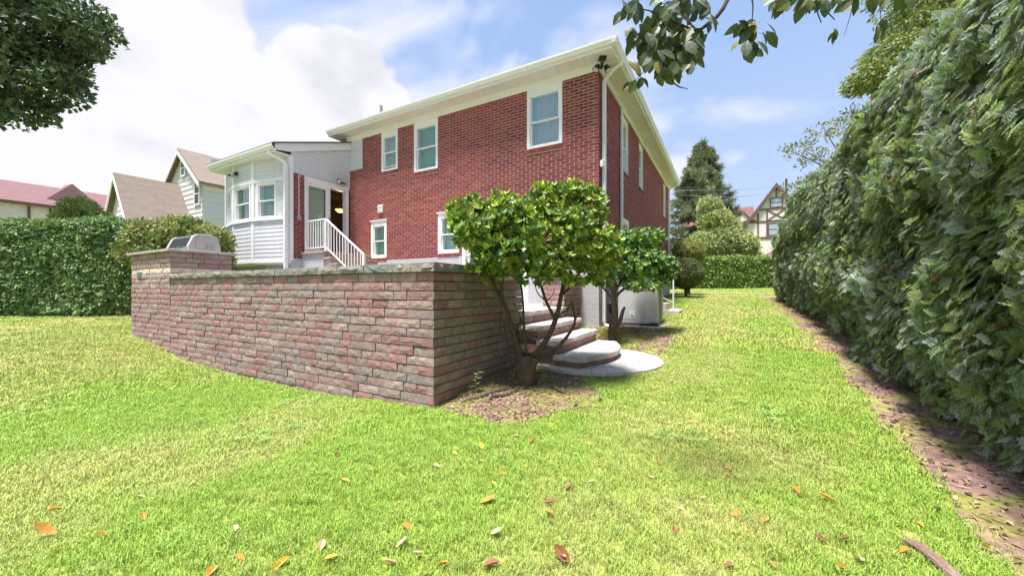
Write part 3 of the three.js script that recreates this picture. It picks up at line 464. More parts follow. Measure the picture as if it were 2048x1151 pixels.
// wall vent, conduits and boxes
{ const v = part('wall_vent', house, [-6.46, 3.645, 0]); mesh('hood', [rbx(-0.1, 0.1, 0, 0.22, 0, 0.05, 0.01, 2)], M.white, v); for (let i = 0; i < 4; i++) mesh('slat', bx(-0.085, 0.085, 0.02 + i * 0.05, 0.028 + i * 0.05, 0.05, 0.06), M.white, v); }
// downspouts
const spout = (x, z, y0, y1, w = 0.07) => rbx(x - w / 2, x + w / 2, y0, y1, z - w / 2 - 0.01, z + w / 2 + 0.01, 0.012, 2);
{
  const d = part('downspout', house); mesh('pipe', spout(0.06, -0.215, 0.72, 5.82, 0.075), M.white, d); mesh('elbow', pipe([[0.06, 5.80, -0.215], [0.07, 5.86, -0.215], [0.22, 6.0, -0.215], [0.4, 6.1, -0.215], [0.445, 6.17, -0.215]], 0.04, 10), M.white, d); mesh('elbow', pipe([[0.06, 0.74, -0.215], [0.07, 0.68, -0.21], [0.2, 0.62, -0.2]], 0.038, 10), M.white, d); mesh('strap', bx(0.01, 0.1, 4.12, 4.16, -0.27, -0.16), M.white, d);
  const e = part('conduit', house); mesh('pipe', spout(0.045, -1.83, 0.75, SY, 0.06), M.white, e); mesh('strap', bx(0.01, 0.08, 4.0, 4.03, -1.88, -1.78), M.white, e);
  const f = part('downspout', house); mesh('pipe', spout(0.06, -10.62, 0.9, 5.85, 0.08), M.white, f); mesh('elbow', pipe([[0.06, 5.83, -10.62], [0.08, 5.9, -10.62], [0.3, 6.02, -10.62], [0.445, 6.16, -10.62]], 0.042, 10), M.white, f);
  const k = part('junction_box', house, [0.05, 3.98, -0.10]); mesh('box', rbx(-0.04, 0.03, 0, 0.13, -0.05, 0.05, 0.01, 2), M.white, k);
}
// ---------------------------------------------------------------- addition with bay
const AX = -7.85, AZ = 1.83;
const roofY = (z) => 5.965 - 0.335 * z;       // top of the shed roof over the addition
{
  // east wall over the slider: siding cut to the slope
  const y0 = 4.57, n = 12, h = 0.112; for (let i = 0; i < n; i++) { const y = y0 + i * h; const lim = (5.965 - 0.20 - (y + h)) / 0.335; const z1 = Math.min(AZ, lim); if (z1 < 0.1) continue; mesh('siding_board', board(z1, h), M.vinyl, house, [AX + 0.002, y, z1], Math.PI / 2); }
  mesh('addition_wall', [bx(-11.3, AX - 0.002, 4.57, 5.02, 1.62, AZ), bx(AX - 0.2, AX - 0.002, 4.47, 5.25, 0.0, 1.62), uvBox(prism([[0.0, 5.25], [1.8, 5.24], [0.0, roofY(0) - 0.05]], 0.2).rotateY(-Math.PI / 2).translate(AX - 0.002, 0, 0)), bx(-11.3, AX - 0.03, 2.2, 4.57, 1.62, 1.80), bx(-11.5, -11.3, 1.0, 5.2, 0, 1.8)], M.vinyl, house);
  // rake board along the slope
  const rake = prism([[0, roofY(0) - 0.02], [2.26, roofY(2.26) - 0.02], [2.26, roofY(2.26) - 0.19], [1.86, roofY(1.86) - 0.26], [0, roofY(0) - 0.24]], 0.03); rake.rotateY(-Math.PI / 2); mesh('rake_board', uvBox(rake), M.white, house, [AX + 0.05, 0, 0]);
  const rf = prism([[-0.1, roofY(-0.1)], [2.34, roofY(2.34)], [2.34, roofY(2.34) - 0.03], [-0.1, roofY(-0.1) - 0.03]], 3.65); rf.rotateY(-Math.PI / 2); mesh('addition_roof', uvBox(rf), M.shingleDark, house, [AX + 0.10, 0, 0]);
  mesh('addition_roof', [bx(-11.4, -8.05, roofY(0) - 0.1, roofY(0) - 0.06, -3, -0.1)], M.shingleDark, house);
  mesh('eave_box', [bx(-11.36, AX + 0.02, 4.98, 5.0, 1.7, 2.24), bx(-11.36, AX + 0.019, 5.0, 5.16, 2.22, 2.245), bx(-11.38, -11.361, 4.98, 5.4, 0.6, 2.24)], M.white, house);
  gutterRun(house, AX + 0.04, 2.246, 0, 3.55, 5.04);
  mesh('corner_trim', [bx(AX - 0.05, AX + 0.022, 2.2, 5.0, AZ - 0.06, AZ + 0.03)], M.white, house);
  // brick pier beside the slider
  const pierB = brickRects(0, 0.34, BY0, 34, []); for (const [p, q, ya, yb] of pierB) { if (ya > 4.56) continue; const m = mesh('pier_brick', bx(-(q - p) / 2, (q - p) / 2, 0, Math.min(yb, 4.565) - ya, -0.01, 0.006), brickMats[Math.floor(rnd() * 6)], house, [AX, ya, 1.80 - (p + q) / 2], Math.PI / 2); }
  mesh('wall', bx(AX - 0.2, AX - 0.004, BY0, 4.57, 1.46, 1.80), M.mortar, house);
  mesh('foundation', [bx(AX - 0.2, AX + 0.01, 1.0, BY0, 1.46, 1.81), bx(-11.2, AX - 0.2, 1.0, 2.25, 1.5, 1.62)], M.foundation, house);
  mesh('cellar_vent', [bx(-9.35, -9.32, 1.6, 2.15, 1.62, 1.66), bx(-8.75, -8.72, 1.6, 2.15, 1.62, 1.66), ...[...Array(9)].map((_, i) => bx(-9.3 + i * 0.065, -9.27 + i * 0.065, 1.6, 2.12, 1.625, 1.645))], std(lin(0.6, 0.57, 0.45), 0.7), house);
}
// bay faces: corners in plan
const bay = [[AX - 0.02, AZ + 0.01], [-9.2, 2.10], [-10.28, 2.10], [-11.25, 1.85]];
for (let k = 0; k < 3; k++) {
  const [x1, z1] = bay[k], [x0, z0] = bay[k + 1], L = Math.hypot(x1 - x0, z1 - z0), turn = Math.atan2(z0 - z1, x1 - x0), c = Math.cos(turn), s = Math.sin(turn);
  const pt = (a, y, o) => [x0 + a * c + o * s, y, z0 - a * s + o * c];
  siding(house, L, 2.2, 3.31, pt(0, 0, 0), turn, 0.111); siding(house, L, 4.44, 4.98, pt(0, 0, 0), turn, 0.111);
  const wall = [bx(0, L, 2.16, 3.31, -0.1, -0.002), bx(0, L, 4.33, 4.98, -0.1, -0.002)].map((g) => g); mesh('bay_wall', wall, M.vinyl, house, [x0, 0, z0], turn);
  for (const t of [[4.36, 4.44, -0.08, 0.03], [3.30, 3.36, -0.08, 0.05], [2.14, 2.2, -0.1, 0.028]]) mesh('bay_trim', bx(-0.01, L + 0.01, ...t), M.white, house, [x0, 0, z0], turn);
  mesh('bay_post', bx(0, 0.06, 2.2, 4.98, -0.06, 0.026), M.white, house, [x0, 0, z0], turn); mesh('bay_post', bx(L - 0.06, L, 2.2, 4.98, -0.06, 0.0255), M.white, house, [x0, 0, z0], turn);
  const ww = k === 0 ? 0.72 : k === 1 ? 0.86 : 0.6, mid = k === 0 ? L - 0.16 - 0.36 - 0.32 : L / 2; const p = pt(mid, 3.36, 0);
  mesh('bay_panel', bx(0.06, mid - ww / 2, 3.36, 4.36, -0.08, 0.004), M.vinyl, house, [x0, 0, z0], turn); mesh('bay_panel', bx(mid + ww / 2, L - 0.06, 3.36, 4.36, -0.08, 0.004), M.vinyl, house, [x0, 0, z0], turn);
  windowUnit(house, ww, 1.0, p, turn, { casing: 0.055, head: 0.055, back: std(lin(0.19, 0.28, 0.24), 0.8), backLow: std(lin(0.22, 0.27, 0.25), 0.8) });
}
mesh('bay_floor', prism([[-7.87, -1.84], [-9.2, -2.10], [-10.28, -2.10], [-11.25, -1.85], [-11.2, -1.5], [-7.87, -1.5]].reverse(), 0.05).rotateX(-Math.PI / 2).translate(0, 2.11, 0), M.white, house);
{ // downspout at the corner of the addition
  const d = part('downspout', house); mesh('pipe', spout(-7.87, 1.95, 1.09, 4.72, 0.075), M.gutter, d); mesh('elbow', pipe([[-7.87, 4.70, 1.95], [-7.88, 4.78, 1.96], [-7.98, 4.88, 2.10], [-8.06, 4.96, 2.26], [-8.06, 5.06, 2.29]], 0.043, 10), M.gutter, d);
}
{ // conduit and box on the brick pier
  const c = part('conduit', house); mesh('pipe', pipe([[AX + 0.02, 3.42, 1.62], [AX + 0.02, 4.0, 1.62], [AX + 0.02, 4.56, 1.62], [AX + 0.035, 4.64, 1.58], [AX + 0.035, 4.66, 1.5], [AX + 0.035, 4.60, 0.75], [AX + 0.035, 4.58, 0.42]], 0.011, 6), M.gutter, c); mesh('box', rbx(AX + 0.002, AX + 0.06, 3.30, 3.44, 1.57, 1.67, 0.008, 2), M.greyMetal, c);
}
{ // sliding glass door on the east wall of the addition, one leaf open to a dim room
  const d = part('door', house, [AX, 2.42, 0.755], Math.PI / 2); const w = 1.40, h = 2.13;   // local x -> -z
  mesh('frame', [rbx(-w / 2, -w / 2 + 0.06, 0, h, -0.14, 0.025, 0.004), rbx(w / 2 - 0.10, w / 2, 0, h, -0.14, 0.025, 0.004), rbx(-w / 2 + 0.06, w / 2 - 0.1, h - 0.16, h - 0.002, -0.14, 0.023, 0.004), rbx(-w / 2 + 0.06, w / 2 - 0.1, 0, 0.05, -0.14, 0.023, 0.004), bx(0.03, 0.09, 0.05, h - 0.16, -0.10, 0.0)], M.white, d);
  mesh('leaf_frame', [bx(-0.64, -0.57, 0.05, h - 0.16, -0.05, -0.01), bx(-0.04, 0.03, 0.05, h - 0.16, -0.05, -0.01), bx(-0.57, -0.04, 0.05, 0.15, -0.05, -0.011), bx(-0.57, -0.04, h - 0.24, h - 0.16, -0.05, -0.011)], M.white, d);
  mesh('pane', bx(-0.57, -0.04, 0.15, h - 0.24, -0.032, -0.028), M.glass, d); mesh('shade', bx(-0.57, -0.04, 0.15, h - 0.24, -0.10, -0.09), M.blindGreen, d);
  mesh('handle', rbx(0.04, 0.055, 0.85, 1.1, 0.0, 0.03, 0.004), M.greyMetal, d);
  // the room behind
  const r = part('room', house, [0, 0, 0]); const wallM = std(lin(0.16, 0.095, 0.075), 0.9), floorM = std(lin(0.18, 0.10, 0.05), 0.5);
  mesh('room_wall', [bx(-11.28, -11.22, 2.35, 4.9, -2.6, 1.6), bx(-11.25, AX - 0.2, 2.35, 4.9, -2.66, -2.6), bx(-11.25, AX - 0.15, 2.35, 4.9, 1.58, 1.62), bx(AX - 0.2, AX - 0.15, 2.35, 4.6, -2.6, -0.22)], wallM, r);
  mesh('room_floor', bx(-11.25, AX - 0.01, 2.32, 2.42, -2.6, 1.58), floorM, r); mesh('room_ceiling', bx(-11.25, AX - 0.15, 4.9, 4.95, -2.6, 1.58), std(lin(0.28, 0.2, 0.17), 0.9), r);
}

// ---------------------------------------------------------------- back stoop and railing
{
  const s = thing('back_stoop', 'rendered stoop with tan stone treads below the sliding door', 'stoop');
  mesh('platform', bx(AX + 0.012, -6.9, 1.09, 2.36, 0.02, 1.52), M.foundation, s);
  const tan = std(lin(0.50, 0.38, 0.30), 0.85, { map: rep(texMottle, 1.2), bumpMap: rep(texRock, 3), bumpScale: 0.006 });
  mesh('platform_slab', rbx(AX + 0.012, -6.86, 2.362, 2.42, 0.02, 1.58, 0.008, 2), tan, s);
  for (let k = 0; k < 7; k++) { const x0 = -6.9 + k * 0.27, y = 2.42 - (k + 1) * 0.165; mesh('riser', bx(x0, x0 + 0.27, 1.09, y - 0.052, 0.02, 1.49 - k * 0.001), M.foundation, s); mesh('tread', rbx(x0 + 0.001, x0 + 0.30, y - 0.05, y, 0.02, 1.55, 0.008, 2), tan, s); mesh('riser_stone', [bx(x0 - 0.012, x0 + 0.012, y + 0.002, y + 0.112, 0.04, 1.5)], tan, s); }
  const r = thing('railing', 'white metal railing with upright bars sloping down the back stoop', 'railing'); const z = 1.47, wh = M.white;
  const X0 = -7.74, X1 = -6.88, X2 = -5.40, yt = 3.27, yb = 2.53, sl = (2.27 - 3.27) / (X2 - X1);
  const bar = (a, b, w = 0.02) => { const A = V3(...a), B = V3(...b), d = B.clone().sub(A), g = new THREE.BoxGeometry(w * 2, w * 1.6, d.length()); const m = new THREE.Matrix4().lookAt(B, A, V3(0, 1, 0)); g.applyMatrix4(m); g.translate((A.x + B.x) / 2, (A.y + B.y) / 2, (A.z + B.z) / 2); return g; };
  mesh('top_rail', bar([X0, yt, z], [X1, yt, z]), wh, r); mesh('bottom_rail', bar([X0, yb, z], [X1, yb, z], 0.016), wh, r);
  mesh('top_rail', bar([X1, yt, z], [X2, yt + sl * (X2 - X1), z]), wh, r); mesh('bottom_rail', bar([X1, yb, z], [X2, yb + sl * (X2 - X1), z], 0.016), wh, r);
  mesh('post', bx(X0 - 0.02, X0 + 0.02, 2.42, yt, z - 0.02, z + 0.02), wh, r); mesh('post', bx(X1 - 0.025, X1 + 0.025, 2.42, yt + 0.01, z - 0.025, z + 0.025), wh, r); mesh('post', bx(X2 - 0.025, X2 + 0.025, 1.43, yt + sl * (X2 - X1) + 0.01, z - 0.025, z + 0.025), wh, r);
  const bal = new THREE.BoxGeometry(0.018, 0.72, 0.018);
  for (let i = 1; i < 8; i++) mesh('baluster', bal, wh, r, [mix(X0, X1, i / 8), (yt + yb) / 2, z]);
  for (let i = 1; i < 13; i++) { const x = mix(X1, X2, i / 13); mesh('baluster', bal, wh, r, [x, (yt + yb) / 2 + sl * (x - X1), z]); }
}
{ // pendant lamp lit in the room
  const l = thing('pendant_lamp', 'lit yellow bowl lamp hanging in the dim room behind the sliding door', 'lamp', [-9.35, 4.08, -0.75]);
  const bowl = new THREE.LatheGeometry([[0.005, 0], [0.09, 0.012], [0.15, 0.05], [0.165, 0.09]].map(([a, b]) => new THREE.Vector2(a, b)), 20);
  mesh('bowl', bowl, new THREE.MeshStandardMaterial({ color: lin(0.8, 0.65, 0.3), emissive: lin(1, 0.72, 0.22), emissiveIntensity: 0.45, side: THREE.DoubleSide }), l);
  mesh('rod', cyl(0.008, 0.74, 0, 0.085, 0, 8), M.greyMetal, l);
  const p = new THREE.PointLight(lin(1, 0.75, 0.4), 0.45, 0, 2); p.position.set(0, -0.06, 0); p.castShadow = true; p.name = 'lamp_light'; l.add(p);
}
// ---------------------------------------------------------------- grill on the counter
{
  const g = thing('gas_grill', 'grey gas grill with black hood front standing on the masonry counter', 'grill', [-7.62, CT + 0.001, 4.02]);
  const tan = std(lin(0.45, 0.42, 0.41), 0.5), steel = std(lin(0.55, 0.55, 0.56), 0.3, { metalness: 0.7 }), black = std(lin(0.012, 0.013, 0.018), 0.6);
  // side profile in (z, y): rounded hood end
  const prof = [[-0.27, 0], [0.27, 0], [0.285, 0.10], [0.20, 0.30], [0.13, 0.345], [-0.10, 0.355], [-0.20, 0.31], [-0.255, 0.14]];
  const end = (x0, t, k = 1) => { const e = new THREE.ExtrudeGeometry(new THREE.Shape(prof.map(([a, b]) => new THREE.Vector2(-a * k, b * k))), { depth: t, bevelEnabled: true, bevelSize: 0.01, bevelThickness: 0.01, bevelSegments: 2 }); e.rotateY(Math.PI / 2); e.translate(x0, 0, 0); return uvBox(e); };
  mesh('end_cap', end(0.42, 0.07), tan, g); mesh('end_cap', end(-0.56, 0.07), tan, g); mesh('hood', end(-0.49, 0.91, 0.93), black, g);
  mesh('hood_top', bx(-0.47, 0.41, 0.325, 0.35, -0.12, 0.13), steel, g); mesh('rear_rail', bx(-0.47, 0.41, 0.03, 0.06, 0.245, 0.285), steel, g);
  for (let i = 0; i < 3; i++) mesh('vent_slot', bx(-0.44 + i * 0.29, -0.2 + i * 0.29, 0.075, 0.095, 0.255, 0.275), M.greyMetal, g);
  mesh('handle', [pipe([[-0.4, 0.2, -0.31], [0.36, 0.2, -0.31]], 0.014, 8), bx(-0.39, -0.36, 0.19, 0.21, -0.31, -0.2), bx(0.33, 0.36, 0.19, 0.21, -0.31, -0.2)], steel, g);
  // raised panel outline and grey emblem on the end cap
  const line = (a, b) => bx(0.499, 0.505, Math.min(a[1], b[1]) - 0.003, Math.max(a[1], b[1]) + 0.003, Math.min(a[0], b[0]) - 0.003, Math.max(a[0], b[0]) + 0.003);
  mesh('panel_line', [line([0.12, 0.30], [0.17, 0.30]), line([0.17, 0.07], [0.17, 0.30]), line([-0.1, 0.05], [0.15, 0.05])], M.greyMetal, g);
  const em = new THREE.Shape([[-0.07, 0], [-0.045, 0], [-0.045, 0.06], [-0.012, 0.03], [0.012, 0.03], [0.045, 0.06], [0.045, 0], [0.08, 0], [0.07, 0.03], [0.06, 0.11], [0.035, 0.11], [0, 0.065], [-0.035, 0.11], [-0.06, 0.11]].map(([a, b]) => new THREE.Vector2(a, b)));
  const eg = new THREE.ExtrudeGeometry(em, { depth: 0.006, bevelEnabled: false }); eg.rotateY(Math.PI / 2); eg.translate(0.50, 0.055, -0.06); mesh('emblem', eg, M.greyMetal, g);
}
// ---------------------------------------------------------------- floodlights
function floodLight(label, pos, turn, lean) {
  const f = thing('flood_light', label, 'light', pos, turn, 'black twin head flood lights on the house');
  mesh('base', rbx(-0.06, 0.06, -0.06, 0.06, 0, 0.03, 0.012, 2), M.blackPlastic, f);
  mesh('arm', pipe([[0, 0, 0.02], [0, -0.02, 0.09], [0, -0.05, 0.12]], 0.025, 8), M.blackPlastic, f);
  for (const s of [-1, 1]) { const h = part('lamp_head', f, [s * 0.085, -0.05 + (s > 0 ? 0 : 0.012), 0.14]); h.rotation.set(lean, s * 0.5, 0); const c = new THREE.CylinderGeometry(0.058, 0.036, 0.09, 20); c.rotateX(Math.PI / 2); mesh('shell', c, M.blackPlastic, h); const l = new THREE.CylinderGeometry(0.047, 0.047, 0.004, 20); l.rotateX(Math.PI / 2); l.translate(0, 0, 0.0475); mesh('lens', l, M.lens, h); }
  const sn = new THREE.SphereGeometry(0.028, 12, 8); sn.translate(0, -0.085, 0.11); mesh('sensor', sn, M.blackPlastic, f);
  return f;
}
{ const f = floodLight('black twin head flood light hanging under the roof corner', [0.13, SY - 0.002, 0.16], 0.3, -0.2); f.rotation.set(Math.PI / 2, 0, -0.5, 'XYZ'); f.scale.setScalar(1.25); }
floodLight('black twin head flood light above the sliding door', [AX + 0.016, 4.66, 0.40], Math.PI / 2, 0.5);
floodLight('black twin head flood light on the white bay siding', [-10.05, 4.76, 2.115], 0, 0.5);
// ---------------------------------------------------------------- air conditioner beside the house
{
  const ap = structure(mesh('equipment_pad', rbx(0.12, 1.22, 0.42, 0.66, -1.45, -0.38, 0.015, 2), std(lin(0.62, 0.60, 0.58), 0.85)), 'thin pale concrete pad under the air conditioner');
  const a = thing('air_conditioner', 'pale grey outdoor air conditioner with louvred side on a pad', 'air conditioner', [0.68, 0.662, -0.9]);
  const body = std(lin(0.54, 0.54, 0.58), 0.45), trim = std(lin(0.60, 0.59, 0.62), 0.45);
  mesh('base_pan', rbx(-0.42, 0.42, 0, 0.045, -0.42, 0.42, 0.02, 2), M.blackPlastic, a);
  mesh('casing', rbx(-0.40, 0.25, 0.046, 0.84, -0.40, 0.405, 0.02, 2), body, a); 
  mesh('corner_post', rbx(0.18, 0.41, 0.046, 0.84, 0.20, 0.412, 0.07, 5), trim, a); mesh('corner_post', rbx(0.22, 0.41, 0.046, 0.84, -0.41, -0.25, 0.06, 4), trim, a);
  for (let i = 0; i < 30; i++) mesh('louvre', bx(0.375, 0.395, 0.06 + i * 0.026, 0.07 + i * 0.026, -0.26, 0.22), std(lin(0.42, 0.42, 0.46), 0.5), a);
  mesh('coil', bx(0.25, 0.36, 0.05, 0.84, -0.3, 0.25), std(lin(0.16, 0.16, 0.17), 0.6), a);
  mesh('top_cover', rbx(-0.42, 0.42, 0.841, 0.89, -0.42, 0.42, 0.03, 3), trim, a);
  mesh('fan_guard', [0.08, 0.16, 0.24, 0.32].map((r) => { const t = new THREE.TorusGeometry(r, 0.004, 5, 28); t.rotateX(Math.PI / 2); t.translate(0, 0.895, 0); return t; }), M.blackPlastic, a);
  mesh('access_panel', rbx(-0.38, 0.16, 0.12, 0.80, 0.404, 0.41, 0.004), body, a);
  const plate = document.createElement('canvas'); plate.width = 64; plate.height = 96; const q = plate.getContext('2d'); q.fillStyle = '#f4f4f2'; q.fillRect(0, 0, 64, 96); q.fillStyle = '#9a9a9c'; for (let i = 0; i < 6; i++) q.fillRect(8, 10 + i * 8, 30 + (i * 13) % 20, 3); q.fillStyle = '#222'; q.fillRect(14, 62, 14, 26); q.fillRect(32, 70, 20, 18); q.fillRect(20, 56, 6, 8);
  const pt = new THREE.CanvasTexture(plate); pt.colorSpace = THREE.SRGBColorSpace; const pg = new THREE.PlaneGeometry(0.10, 0.15); mesh('rating_label', pg, std(lin(1, 1, 1), 0.6, { map: pt }), a, [-0.10, 0.24, 0.4125]);
}
{ // electrical disconnect with whip
  const e = thing('disconnect_box', 'small grey electrical box with black cable loops on the foundation wall', 'electrical box', [0.016, 1.10, -0.62]);
  mesh('box', rbx(0, 0.09, 0, 0.24, -0.08, 0.08, 0.01, 2), std(lin(0.42, 0.43, 0.45), 0.5), e);
  mesh('cable', pipe([[0.05, 0.01, 0.03], [0.06, -0.08, 0.04], [0.12, -0.13, 0.02], [0.2, -0.15, -0.05], [0.28, -0.16, -0.16]], 0.014, 7), M.blackPlastic, e);
  mesh('cable', pipe([[0.04, 0.01, -0.03], [0.06, -0.16, -0.02], [0.1, -0.25, 0.0], [0.2, -0.26, -0.04], [0.28, -0.24, -0.14]], 0.02, 7), M.blackPlastic, e);
}
{ // side stoop with rail beyond the air conditioner
  const s = thing('side_stoop', 'low pinkish concrete stoop with white handrail beyond the air conditioner', 'stoop', [0.55, 0.75, -3.2]);
  mesh('step', rbx(-0.53, 0.72, -0.2, 0.12, -0.55, 0.45, 0.01, 2), std(lin(0.55, 0.46, 0.43), 0.85), s); mesh('step', rbx(-0.53, 0.4, 0.121, 0.29, -0.55, 0.4, 0.01, 2), std(lin(0.58, 0.50, 0.47), 0.85), s);
  mesh('handrail_post', rbx(0.55, 0.59, 0.12, 0.98, 0.33, 0.37, 0.008, 2), M.white, s); mesh('handrail', rbx(-0.5, 0.60, 0.981, 1.02, 0.33, 0.37, 0.008, 2), M.white, s); mesh('handrail_brace', pipe([[0.57, 0.32, 0.35], [0.2, 0.5, 0.35], [-0.4, 0.7, 0.35]], 0.014, 6), M.white, s);
}
// ---------------------------------------------------------------- neighbours
function gableHouse(root, x0, x1, y0, eave, apex, z0, z1, wallM, roofM, { sidingH = 0, over = 0.35 } = {}) { // gable towards +z, ridge along z
  const xm = (x0 + x1) / 2;
  mesh('wall', [prism([[x0, y0], [x1, y0], [x1, eave], [xm, apex], [x0, eave]], z1 - z0)].map((g) => uvBox(g.translate(0, 0, z0))), wallM, root);
  const k = (apex - eave) / ((x1 - x0) / 2), t = 0.16; const slope = (s) => { const w = (x1 - x0) / 2 + over; const g = prism([[0, apex + 0.05], [s * w, apex + 0.05 - k * w], [s * w, apex + 0.05 - k * w + t], [0, apex + 0.05 + t]].map(([a, b]) => [a + xm, b]), z1 - z0 + over * 2); g.translate(0, 0, z0 - over); return uvSlope(g, k); };
  mesh('roof', slope(1), roofM, root); mesh('roof', slope(-1), roofM, root);
  const w = (x1 - x0) / 2 + over; for (const s of [1, -1]) { const g = prism([[0, apex + 0.06], [s * w, apex + 0.06 - k * w], [s * w, apex - 0.16 - k * w], [0, apex - 0.18]].map(([a, b]) => [a + xm, b]), 0.06); g.translate(0, 0, z1 + over - 0.02); mesh('barge_board', uvBox(g), M.white, root); }
}
function uvSlope(g, k) { uvBox(g); const p = g.attributes.position, n = g.attributes.normal, uv = g.attributes.uv, c = Math.sqrt(1 + k * k); for (let i = 0; i < p.count; i++) if (Math.abs(n.getZ(i)) < 0.5) uv.setXY(i, p.getZ(i), p.getX(i) * c); return g; }
const farGlass = std(lin(0.05, 0.06, 0.08), 0.08);
function farWindow(root, x, y, w, h, z, turn = 0, frame = M.white, glassM = farGlass) { const g = part('window', root, [x, y, z], turn); mesh('frame', [bx(-w / 2, -w / 2 + 0.09, 0, h, -0.02, 0.05), bx(w / 2 - 0.09, w / 2, 0, h, -0.02, 0.05), bx(-w / 2 + 0.09, w / 2 - 0.09, 0, 0.09, -0.02, 0.049), bx(-w / 2 + 0.09, w / 2 - 0.09, h - 0.09, h, -0.02, 0.049), bx(-w / 2 + 0.09, w / 2 - 0.09, h / 2 - 0.03, h / 2 + 0.03, -0.02, 0.045)], frame, g); mesh('pane', bx(-w / 2 + 0.09, w / 2 - 0.09, 0.09, h / 2 - 0.03, 0, 0.02), glassM, g); mesh('pane', bx(-w / 2 + 0.09, w / 2 - 0.09, h / 2 + 0.03, h - 0.09, 0, 0.02), glassM, g); }
const boards = (root, list) => { for (const [len, H, pos, turn] of list) mesh('siding_board', board(len, H, 0.03), M.vinyl, root, pos, turn); };
{ // white clapboard house to the west
  const r = thing('clapboard_house', 'white clapboard neighbour house with tan roof and steep gable', 'house');
  const c = at(405, 574, 22), x1 = c.x, z1 = c.z, Yv = (v, d = 22) => 1.45 + (574 - v) * d / 756;
  const eave = Yv(362), apex = Yv(288), half = 2.55, x0 = x1 - 2 * half, y0 = 0.6;
  gableHouse(r, x0, x1, y0, eave, apex, z1 - 9, z1, std(lin(0.70, 0.70, 0.71), 0.7), M.shingleTan, { over: 0.3 });
  const k = (apex - eave) / half, L = []; for (let y = 2.6; y < apex - 0.3; y += 0.3) { const w = y + 0.3 > eave ? Math.max(0, (apex - y - 0.3) / k) : half; if (w > 0.15) L.push([2 * w, 0.3, [(x0 + x1) / 2 - w, y, z1 + 0.005], 0]); }
  for (let y = 2.6; y < eave - 0.3; y += 0.3) L.push([9, 0.3, [x1 + 0.005, y, z1], Math.PI / 2]); boards(r, L);
  farWindow(r, (x0 + x1) / 2 + 0.15, Yv(343, 22.3), 0.62, 1.05, z1 + 0.05); farWindow(r, x1 - 0.55, Yv(407), 0.7, 1.35, z1 + 0.05);
  mesh('frieze_board', bx(x1, x1 + 0.06, eave - 0.35, eave - 0.08, z1 - 9, z1), M.white, r);
  // lower wing in front
  const r2 = part('wing', r); const c2 = at(285, 574, 20.5), a2 = at(240, 574, 21.2); const hw = 2.35, wx1 = a2.x + hw, wx0 = a2.x - hw, wz = a2.z, ap2 = 1.45 + (574 - 353) * 21.2 / 756, ev2 = ap2 - hw * 1.42;
  gableHouse(r2, wx0, wx1, 0.6, ev2, ap2, z1 + 0.06, wz, std(lin(0.70, 0.70, 0.71), 0.7), M.shingleTan, { over: 0.28 });
  const L2 = []; for (let y = 2.2; y < ap2 - 0.4; y += 0.3) { const w = y + 0.3 > ev2 ? Math.max(0, (ap2 - y - 0.3) / 1.42) : hw; if (w > 0.15) L2.push([2 * w, 0.3, [a2.x - w, y, wz + 0.005], 0]); } boards(r, L2);
  const ov = new THREE.CylinderGeometry(0.30, 0.30, 0.05, 24); ov.rotateX(Math.PI / 2); ov.scale(0.8, 1.3, 1); mesh('oval_window', ov, M.white, r, [a2.x + 0.35, 1.45 + (574 - 405) * 21 / 756, wz + 0.05]); const og = new THREE.CylinderGeometry(0.22, 0.22, 0.06, 24); og.rotateX(Math.PI / 2); og.scale(0.8, 1.3, 1); mesh('oval_pane', og, farGlass, r, [a2.x + 0.35, 1.45 + (574 - 405) * 21 / 756, wz + 0.055]);
  // small porch roof at its east side
  const pr = at(458, 465, 20); mesh('porch_roof', [bx(pr.x - 0.5, pr.x + 1.2, pr.y + 0.15, pr.y + 0.27, pr.z - 1, pr.z + 0.2)], M.white, r); mesh('porch_post', bx(pr.x - 0.3, pr.x - 0.15, 0.6, pr.y + 0.149, pr.z - 0.2, pr.z - 0.05), M.white, r);
}
